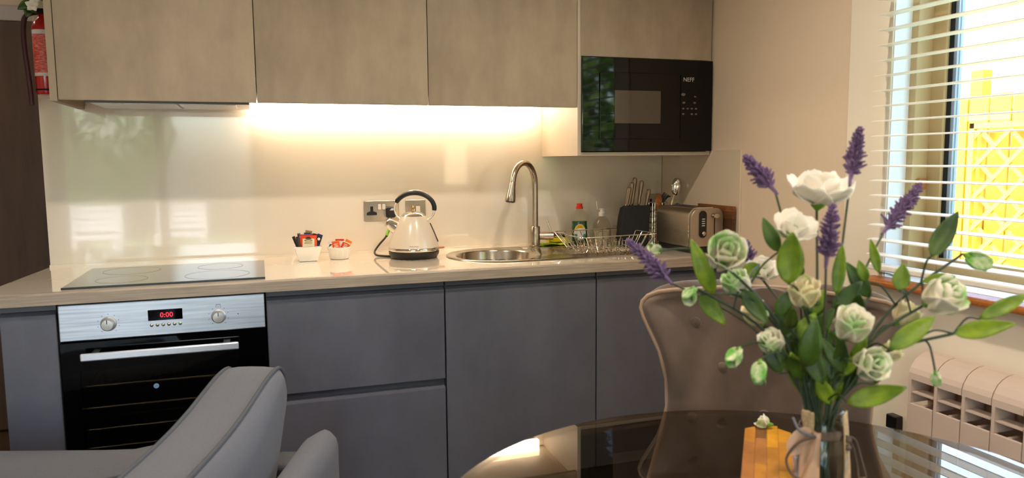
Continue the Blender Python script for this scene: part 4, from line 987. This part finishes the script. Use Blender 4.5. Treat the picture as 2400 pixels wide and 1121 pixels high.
# ------------------------------------------------------------------ vase of flowers
VX, VY, VZ = 1.437, -2.202, .7505
va = thing('glass_vase', 'clear glass jar vase tied with burlap and twine on the table', 'vase', (VX, VY, VZ))
MB().lathe([(.001, VZ + .001), (.036, VZ + .001), (.041, VZ + .006), (.0425, VZ + .06), (.041, VZ + .085), (.034, VZ + .105), (.0305, VZ + .115), (.0305, VZ + .130), (.0325, VZ + .133), (.0325, VZ + .139), (.0300, VZ + .140), (.0285, VZ + .132), (.0285, VZ + .115), (.038, VZ + .085), (.0395, VZ + .06), (.038, VZ + .010), (.001, VZ + .007)], (VX, VY, 0), 48).build('jar', M['clearglass'], va, True, ang=60)
def vp(a_deg, r, z):      # angle 0 = toward the camera, positive to the camera's right
    a = math.atan2(-.948, -.317) - 0 + math.radians(a_deg) * 1.0
    return Vector((VX + r * math.cos(a), VY + r * math.sin(a), VZ + z))
def ribbon(a0, a1, zt, zb, r0, r1, name, m, wav=.002):
    def fn(u, v):
        a = a0 + (a1 - a0) * u; z_ = zt + (zb - zt) * v
        return vp(a, r0 + (r1 - r0) * v + wav * math.sin(u * 9 + v * 5), z_)
    return MB().grid(fn, 10, 14).build(name, m, va, True, solid=.0018)
ribbon(-78, -42, .142, .108, .034, .0345, 'burlap_band', M['burlap'])
ribbon(34, 74, .140, .002, .0345, .047, 'burlap_strip', M['burlap'])
ribbon(-66, -24, .112, .002, .036, .052, 'burlap_strip', mat('pink burlap', col(214, 176, 146), .9, bump=(300, .4, (1, 1, 1), .002)), .003)
ribbon(-180, 180, .112, .099, .0335, .0365, 'twine_wrap', M['twine'])
tg = MB().prism([(.021 * math.cos(a), .026 * math.sin(a)) for a in [2 * PI * k / 28 for k in range(28)]], lambda a, b_: vp(-64, .045, .094) + Vector((.948, -.317, 0)) * (a * .8 + b_ * .45) + Vector((0, 0, b_ * .85 - a * .3)), lambda a, b_: vp(-64, .048, .094) + Vector((.948, -.317, 0)) * (a * .8 + b_ * .45) + Vector((0, 0, b_ * .85 - a * .3))).build('wooden_tag', M['tagwood'], va, bevel=.001)
MB().tube(crom([vp(-30, .038, .105), vp(-60, .050, .112), vp(-72, .056, .132)]), .0022, 6).build('twine_end', mat('grey twine', col(120, 124, 134), .8), va, True)
MB().tube(crom([vp(-34, .042, .106), vp(-58, .056, .095), vp(-74, .064, .065), vp(-66, .060, .042), vp(-44, .052, .034)]), .0022, 6).build('twine_loop', M['twine'], va, True)
MB().tube(crom([vp(40, .040, .106), vp(66, .050, .095), vp(80, .062, .060), vp(84, .072, .028)]), .0016, 6).build('twine_tail', M['twine'], va, True)
MB().tube(crom([vp(44, .040, .104), vp(70, .048, .080), vp(84, .058, .045), vp(80, .060, .028), vp(84, .072, .028)]), .0016, 6).build('twine_tail', M['twine'], va, True)
for dz in (0, .012):
    b = MB().lathe([(.001, -.005), (.004, -.003), (.005, 0), (.004, .003), (.001, .005)], n=10); b.xf(Matrix.Translation(vp(48, .042, .098 - dz))).build('twine_knot', M['twine'], va, True)

nst = [0]
def stem_path(p, bow=.0):
    k = nst[0]; nst[0] += 1
    a = k * 2.399; r_ = .021 * math.sqrt(((k * 7) % 23) / 23)
    b0 = Vector((VX + r_ * .8 * math.cos(a), VY + r_ * .8 * math.sin(a), VZ + .014))
    p = Vector(p); dxy = Vector((p.x - VX, p.y - VY, 0))
    nk = Vector((VX + r_ * .4 * math.cos(a), VY + r_ * .4 * math.sin(a), VZ + .128)) + (dxy.normalized() * .016 if dxy.length > .03 else Vector((0, 0, 0)))
    mid = nk.lerp(p, .5) + Vector((0, 0, .03 + bow)) - dxy * .10
    return crom([b0, nk, mid, p], 7)
LAVS = [
  ((1.243, -2.041, 1.091), (1.198, -1.987, 1.152), 'lavender sprig leaning far left over the chair'),
  ((1.386, -2.125, 1.245), (1.36, -2.089, 1.295), 'lavender sprig bent left beside the big white poppy'),
  ((1.497, -2.181, 1.264), (1.513, -2.178, 1.339), 'tallest lavender sprig rising right of the white poppy'),
  ((1.397, -2.246, 1.143), (1.402, -2.249, 1.222), 'upright lavender sprig in the middle of the bouquet'),
  ((1.588, -2.168, 1.174), (1.67, -2.156, 1.245), 'lavender sprig leaning right in front of the blind'),
  ((1.434, -2.008, 1.105), (1.427, -1.99, 1.144), 'small lavender sprig half hidden behind the green rose')]
for i, (b0, t0, labl) in enumerate(LAVS):
    t = thing('lavender_sprig', labl, 'flower', (VX, VY, VZ + .01), 'flowers in the vase')
    b0 = Vector(b0); t0 = Vector(t0); ax = (t0 - b0); L_ = ax.length; axn = ax.normalized()
    path = stem_path(b0 - axn * .012)
    MB().tube(path + [b0 + axn * .01], .0019, 6).build('stem', M['lavstem'], t, True)
    rnd = random.Random(30 + i); fb = MB()
    o1 = axn.orthogonal().normalized(); o2 = axn.cross(o1)
    MB().tube([b0, t0 - axn * .006], [.0025, .0015], 6).build('spike_axis', M['lavender'], t, True)
    MB().tube([b0 - axn * .018, b0 + axn * .002], [.0022, .0042], 7).build('calyx', M['lavender'], t, True)
    W_ = 15
    for w in range(W_):
        f_ = w / (W_ - 1); c_ = b0 + ax * f_ * .97
        rad = (.017 * (1 - f_) ** .6 + .004) * (1.0 if w else .8)
        nn = 9 if f_ < .8 else 6
        for k in range(nn):
            q = 2 * PI * k / nn + w * .7 + rnd.uniform(-.25, .25)
            out = (o1 * math.cos(q) + o2 * math.sin(q)) * rnd.uniform(.7, 1.15) + axn * rnd.uniform(.25, .9)
            out.normalize(); e_ = c_ + out * rad * rnd.uniform(.75, 1.2)
            m_ = c_.lerp(e_, .6)
            fb.tube([c_ + out * .002, m_, e_], [.0010, .0026, .0012], 5)
    f = fb.build('flower_spike', M['lavender'], t, True)
def petal(parent, c, axis, ang, size, h, open_, m, seed, wid=1.0, name='petal'):
    # a cupped petal from the bloom's base out and up
    rnd = random.Random(seed); o1 = axis.orthogonal().normalized(); o2 = axis.cross(o1)
    out = o1 * math.cos(ang) + o2 * math.sin(ang); sid = axis.cross(out)
    ph = rnd.uniform(0, 6)
    def fn(u, v):
        s_ = 2 * u - 1
        ww = size * wid * .62 * (math.sin(PI * (.12 + .68 * v)) ** .8)
        r_ = size * (.06 + open_ * (v ** .8)) * (1 - .30 * s_ * s_ * (1 - open_ * .5))
        zz = h * (v ** 1.25) * (1 - .12 * s_ * s_) + .05 * size * math.sin(s_ * 6 + ph) * v * v
        return c + out * r_ + sid * (s_ * ww) + axis * zz
    return MB().grid(fn, 8, 7).build(name, m, parent, True, solid=.0008)
def bloom(parent, c, d, kind, seed, axis=None):
    c = Vector(c)
    if axis is None:
        axis = (c - Vector((VX, VY, VZ + .16)))
        axis = (axis.normalized() + Vector((-.12, -.35, .35))).normalized()
    axis = Vector(axis).normalized(); s_ = d * .5
    base = c - axis * s_ * .7
    b = MB().tube([base - axis * s_ * .28, base - axis * .1 * s_, base + axis * s_ * .18, base + axis * s_ * .3], [.0018, s_ * .22, s_ * .30, s_ * .2], 10)
    bl = b.build('bloom', M['calyx'], parent, True)
    if kind == 'poppy':
        n1 = 5
        for k in range(n1): petal(bl, base, axis, 2 * PI * k / n1 + .3, s_ * 1.0, s_ * .75, .98, M['petalwhite'], seed + k, 1.05)
        for k in range(4): petal(bl, base, axis, 2 * PI * k / 4 + .9, s_ * .8, s_ * .95, .55, M['petalwhite'], seed + 20 + k, 1.0)
        MB().lathe([(.001, 0), (s_ * .16, .1 * s_), (s_ * .14, .3 * s_), (.001, .36 * s_)], n=12).xf(Matrix.Translation(base + axis * s_ * .2) @ axis.to_track_quat('Z', 'Y').to_matrix().to_4x4()).build('centre', M['calyx'], bl, True)
    elif kind == 'rose' or kind == 'cream':
        m = M['petalgreen'] if kind == 'rose' else M['petalcream']
        for k in range(5): petal(bl, base, axis, 2 * PI * k / 5, s_, s_ * 1.45, .78, m, seed + k, 1.15)
        for k in range(4): petal(bl, base, axis, 2 * PI * k / 4 + .5, s_ * .8, s_ * 1.6, .52, m, seed + 9 + k, 1.1)
        for k in range(3): petal(bl, base, axis, 2 * PI * k / 3 + .2, s_ * .55, s_ * 1.65, .3, m, seed + 15 + k, 1.0)
    elif kind == 'bud':
        m = M['petalbud']
        for k in range(3): petal(bl, base, axis, 2 * PI * k / 3 + .4, s_ * 1.0, s_ * 1.9, .42, m, seed + k, 1.2)
    return bl, base - axis * s_ * .28
for nm_, c_, d_, ax_, labl in (('W1', (1.451, -2.167, 1.253), .1025, (-.06, -.25, 1), 'large open white poppy at the top of the bouquet'), ('W2', (1.383, -2.194, 1.189), .068, (-.1, -.6, .75), 'rounder white poppy below the large open one'), ('W3', (1.441, -2.043, 1.099), .06, (-.2, -.4, .8), 'cream-white poppy half hidden behind the left stems')):
    t = thing('poppy_stem', labl, 'flower', (VX, VY, VZ + .01), 'flowers in the vase')
    bl, e_ = bloom(t, c_, d_, 'poppy', len(labl), ax_)
    MB().tube(stem_path(e_), .0022, 7).build('stem', M['lavstem'], t, True)
LFD = [((1.545, -2.295, 1.142), (1.586, -2.302, 1.209), .0287), ((1.257, -2.163, 1.081), (1.222, -2.152, 1.168), .0277), ((1.341, -2.231, 1.103), (1.337, -2.242, 1.182), .0396), ((1.355, -2.189, 1.146), (1.334, -2.176, 1.199), .0225), ((1.402, -2.292, .932), (1.454, -2.348, .966), .0288),
       ((1.464, -2.304, 1.009), (1.529, -2.321, 1.057), .0288), ((1.572, -2.317, 1.027), (1.661, -2.345, 1.041), .0268), ((1.627, -2.312, 1.044), (1.699, -2.333, 1.081), .0221), ((1.514, -2.27, 1.088), (1.521, -2.268, 1.129), .0247), ((1.563, -2.264, 1.098), (1.615, -2.28, 1.106), .0172),
       ((1.312, -2.16, 1.084), (1.335, -2.194, 1.035), .0269), ((1.348, -2.268, .985), (1.35, -2.281, 1.061), .0326), ((1.451, -2.208, 1.076), (1.457, -2.211, 1.157), .0202), ((1.512, -2.205, 1.092), (1.502, -2.198, 1.127), .0178), ((1.391, -2.175, .998), (1.395, -2.147, 1.07), .0314),
       ((1.383, -2.106, 1.114), (1.357, -2.09, 1.091), .0256), ((1.548, -2.194, 1.103), (1.537, -2.185, 1.158), .0153), ((1.398, -2.246, .948), (1.384, -2.213, 1.014), .0299), ((1.259, -2.122, 1.074), (1.295, -2.14, 1.026), .0273), ((1.518, -2.225, .929), (1.563, -2.212, .992), .0246)]
FLW = dict(R1=((1.265, -2.18, 1.145), .0571), R2=((1.235, -2.135, 1.079), .0302), R3=((1.18, -2.119, 1.151), .02), R4=((1.316, -2.14, 1.089), .0424), R5=((1.274, -2.2, .993), .0299), R6=((1.296, -2.23, .975), .0306), R7=((1.383, -2.216, 1.082), .0459), R8=((1.427, -2.267, 1.039), .051), R9=((1.42, -2.312, .993), .0455), R10=((1.574, -2.291, 1.077), .0558), R11=((1.569, -2.23, 1.039), .0383), R12=((1.68, -2.257, 1.126), .0355), R13=((1.545, -2.315, .962), .0191), R14=((1.527, -2.243, .983), .0302), R15=((1.353, -2.183, 1.0), .0376), R16=((1.368, -2.121, 1.033), .0396))
SPR = [('green-white rose spray at the left of the bouquet, bright leaf beside it', [('R1', 'rose'), ('R3', 'bud')], [1, 18]),
       ('small green bud spray hanging over the chair top', [('R2', 'bud')], [10]),
       ('cream-green rose spray in the left middle of the bouquet', [('R4', 'rose'), ('R16', 'cream')], [15, 3]),
       ('low spray with two drooping green-white buds at the left', [('R15', 'rose'), ('R5', 'bud'), ('R6', 'bud')], [17]),
       ('broad-leaved cream rose spray in the middle of the bouquet', [('R7', 'cream')], [2, 11, 14]),
       ('white rose spray low in the front of the bouquet', [('R8', 'rose'), ('R9', 'rose')], [4, 12]),
       ('green-white rose spray at the right in front of the sill', [('R10', 'rose'), ('R11', 'cream')], [5, 8, 9]),
       ('spray with one dark upright leaf and a pale bud against the blind', [('R12', 'bud'), ('R14', 'cream')], [0, 13, 16]),
       ('long leafy spray reaching right over the radiator', [('R13', 'bud')], [6, 7, 19])]
for i, (labl, fls, lvs) in enumerate(SPR):
    t = thing('rose_spray', labl, 'flower', (VX, VY, VZ + .01), 'flowers in the vase')
    path = None
    ends = []
    for j, (nm_, kd) in enumerate(fls):
        c_, d_ = FLW[nm_]
        ax_ = {'R5': (-.6, -.3, -.5), 'R6': (-.3, -.4, -.8), 'R13': (.2, -.1, -1), 'R2': (-.5, -.5, -.4), 'R3': (-.8, -.2, .3), 'R1': (-.35, -.75, .45), 'R12': (.5, -.4, -.3), 'R9': (-.1, -.85, .3), 'R10': (.15, -.8, .5)}.get(nm_)
        bl, e_ = bloom(t, c_, d_ * (1.22 if kd != 'bud' else 1.15), kd, i * 40 + j * 17, ax_); ends.append(e_)
    tgt = Vector(LFD[lvs[0]][0]) if i == 8 else ends[0]
    path = stem_path(tgt)
    MB().tube(path, .0023, 7).build('stem', M['stem'], t, True)
    def branch(e_, r_=.0016):
        e_ = Vector(e_)
        best = min(path[8:], key=lambda q: (q - e_).length + (0 if q.z < e_.z - .015 else .06))
        if (best - e_).length < .004: return
        mid = best.lerp(e_, .5) + Vector((0, 0, .012))
        MB().tube(crom([best, mid, e_], 5), r_, 6).build('branch', M['stem'], t, True)
    for e_ in (ends if i == 8 else ends[1:]): branch(e_)
    for k in lvs:
        p0, p1, w_ = LFD[k]
        leafmesh(p0, p1, w_, .10 if k % 2 else -.06, M['leafdark'] if k in (0, 3, 10, 11, 14, 17, 19) else M['leaf'], 'leaf', t, nu=11, nv=7)
        branch(p0)
# inner filler foliage: short sprigs close to the jar
for i in range(9):
    labl = ['leafy filler sprig at the left of the jar mouth', 'leafy filler sprig behind the jar mouth', 'leafy filler sprig at the front of the jar mouth', 'leafy filler sprig at the right of the jar mouth', 'taller leafy filler sprig in the centre of the bouquet', 'leafy filler sprig leaning back toward the chair', 'leafy filler sprig under the white poppies', 'leafy filler sprig between the lavender and the sill', 'leafy filler sprig left of the tall green leaf'][i]
    tgt = [(-.07, .02, .20), (-.01, .06, .24), (.0, -.045, .21), (.075, -.02, .20), (.015, .0, .30), (-.04, .07, .20), (-.03, .02, .36), (.09, .0, .32), (-.09, .01, .30)][i]
    t = thing('filler_sprig', labl, 'foliage', (VX, VY, VZ + .01), 'flowers in the vase')
    e_ = Vector((VX + tgt[0], VY + tgt[1], VZ + tgt[2])); path = stem_path(e_)
    MB().tube(path, .002, 6).build('stem', M['stem'], t, True)
    rnd = random.Random(70 + i)
    for k in range(6):
        p = path[9 + int(k * 2.2)] if 9 + int(k * 2.2) < len(path) else path[-1]
        dr_ = Vector((rnd.uniform(-1, 1), rnd.uniform(-.8, .8), rnd.uniform(.6, 1.6))).normalized() * rnd.uniform(.045, .075)
        leafmesh(p, p + dr_, rnd.uniform(.018, .03), rnd.uniform(-.1, .12), M['leafdark'] if k % 3 else M['leaf'], 'leaf', t, nu=9, nv=5)
fp_ = thing('fallen_bud', 'pale green fallen bud on the end of the serving board', 'flower', tuple(BO + U_ * .02 + V_ * .036 + Vector((0, 0, .769))))
fc = BO + U_ * .016 + V_ * .036 + Vector((0, 0, .776))
MB().tube([fc - V_ * .004, fc + V_ * .002, fc + V_ * .012], [.003, .006, .0025], 8).build('calyx', M['calyx'], fp_, True)
for k in range(4): petal(fp_, fc + V_ * .0 - Vector((0, 0, .004)), (-V_ * .6 + Vector((0, 0, .5)) - U_ * .1).normalized(), 2 * PI * k / 4, .018, .020, .7, M['petalgreen'], 300 + k, 1.1)

# ------------------------------------------------------------------ grey sofa in the foreground
FW = Vector((.317, .948, 0)); RT = Vector((.948, -.317, 0)); SOF = Vector((.560, -1.105, 0))
sf = thing('armchair', 'grey fabric armchair with piped back cushion in the foreground', 'armchair', (.40, -1.5, 0))
def SP(a, b_, z): return SOF - FW * a + RT * b_ + Vector((0, 0, z))
OUTL = [(.015, .742), (.05, .766), (.12, .766), (.21, .750), (.31, .731), (.44, .716), (.65, .708), (1.0, .702), (1.06, .68), (1.08, .60), (1.08, .42), (.5, .40), (.20, .40), (.16, .46), (.10, .54), (.045, .62), (.002, .69)]
OUTL = [tuple(p)[:2] for p in crom([Vector((a, z, 0)) for a, z in OUTL + OUTL[:1]], 4)][:-1]
cen = (.52, .58)
rings = []
def ring(k_, b_): rings.append([SP(cen[0] + (a - cen[0]) * k_, b_, cen[1] + (z - cen[1]) * k_) for a, z in OUTL])
for k_, b_ in ((.02, -.085), (.5, -.08), (.8, -.068), (.95, -.054), (1.0, -.044)): ring(k_, b_)
for k_, b_ in ((1.012, -.02), (1.015, .01), (1.012, .045), (1.0, .082), (.95, .096), (.8, .112), (.5, .124), (.02, .128)): ring(k_, b_)
NO = len(OUTL)
bkc = MB().add([p for r_ in rings for p in r_], [(j * NO + i, j * NO + (i + 1) % NO, (j + 1) * NO + (i + 1) % NO, (j + 1) * NO + i) for j in range(len(rings) - 1) for i in range(NO)]).build('back_cushion', M['sofa'], sf, True, ang=80)
for b_ in (-.044, .082):
    MB().tube([SP(a, b_ * 1.02, z) for a, z in OUTL], .0055, 8, closed=True).build('piping', M['piping'], bkc, True)
# far arm running left from the back cushion, rising toward it
def padded(f, name, m, n=14, sub=2):
    pass
arm = MB(); NS = 12; secs = []
for k in range(NS + 1):
    b_ = -.075 - .95 * k / NS
    zt = .540 + .060 * max(0, 1 - k / 3.2) ** 1.2
    sec = [(-.02, .10), (-.025, zt - .05), (-.015, zt - .015), (.02, zt), (.08, zt + .004), (.14, zt - .004), (.172, zt - .018), (.178, zt - .05), (.17, .10)]
    secs.append([SP(a, b_, z) for a, z in sec])
ns = len(secs[0])
arm.add([p for s_ in secs for p in s_], [(j * ns + i, j * ns + (i + 1) % ns, (j + 1) * ns + (i + 1) % ns, (j + 1) * ns + i) for j in range(NS) for i in range(ns)] + [tuple(range(ns)), tuple(NS * ns + i for i in reversed(range(ns)))])
ar = arm.build('arm', M['sofa'], sf, True, ang=50)
MB().tube([s_[6] for s_ in secs], .005, 8).build('piping', M['piping'], ar, True)
sv = [SP(a, b_, z) for z in (.16, .42, .45) for a, b_ in ((.19, -.125), (.98, -.125), (.98, -.95), (.19, -.95))]
MB().add(sv, [(3, 2, 1, 0), (8, 9, 10, 11)] + [(j * 4 + i, j * 4 + (i + 1) % 4, (j + 1) * 4 + (i + 1) % 4, (j + 1) * 4 + i) for j in range(2) for i in range(4)]).build('seat_cushion', M['sofa'], sf, bevel=.03, seg=4)
# outer back frame standing behind the cushion, with padded rounded top
fr2 = MB(); secs = []
for k in range(11):
    a = -.02 + .09 * k
    e_ = .012 if k == 0 else 0
    sec = [(.134 + e_, .08), (.134 + e_, .535), (.139 + e_, .566 - e_), (.153 + e_, .583 - e_), (.180, .590 - e_), (.206 - e_, .584 - e_), (.221 - e_, .566 - e_), (.226 - e_, .535), (.226 - e_, .08)]
    secs.append([SP(a, b_, z) for b_, z in sec])
ns = len(secs[0])
fr2.add([p for s_ in secs for p in s_], [(j * ns + i, j * ns + (i + 1) % ns, (j + 1) * ns + (i + 1) % ns, (j + 1) * ns + i) for j in range(10) for i in range(ns)] + [tuple(reversed(range(ns))), tuple(10 * ns + i for i in range(ns))])
fr2.build('back_frame', M['sofa'], sf, True, bevel=.006, ang=50)
sv = [SP(a, b_, z) for z in (.30, .535) for a, b_ in ((.02, .066), (.02, .152), (.12, .152), (.12, .066))]
MB().add(sv, [(3, 2, 1, 0), (4, 5, 6, 7)] + [(i, (i + 1) % 4, 4 + (i + 1) % 4, 4 + i) for i in range(4)]).build('cross_rail', M['sofa'], sf, bevel=.012, seg=3)
for a, b_ in ((.03, -.9), (.9, -.9), (.05, .2), (.85, .2)):
    MB().tube([SP(a, b_, .16), SP(a, b_, .002)], [.022, .014], 10).build('foot', M['black'], sf, True)
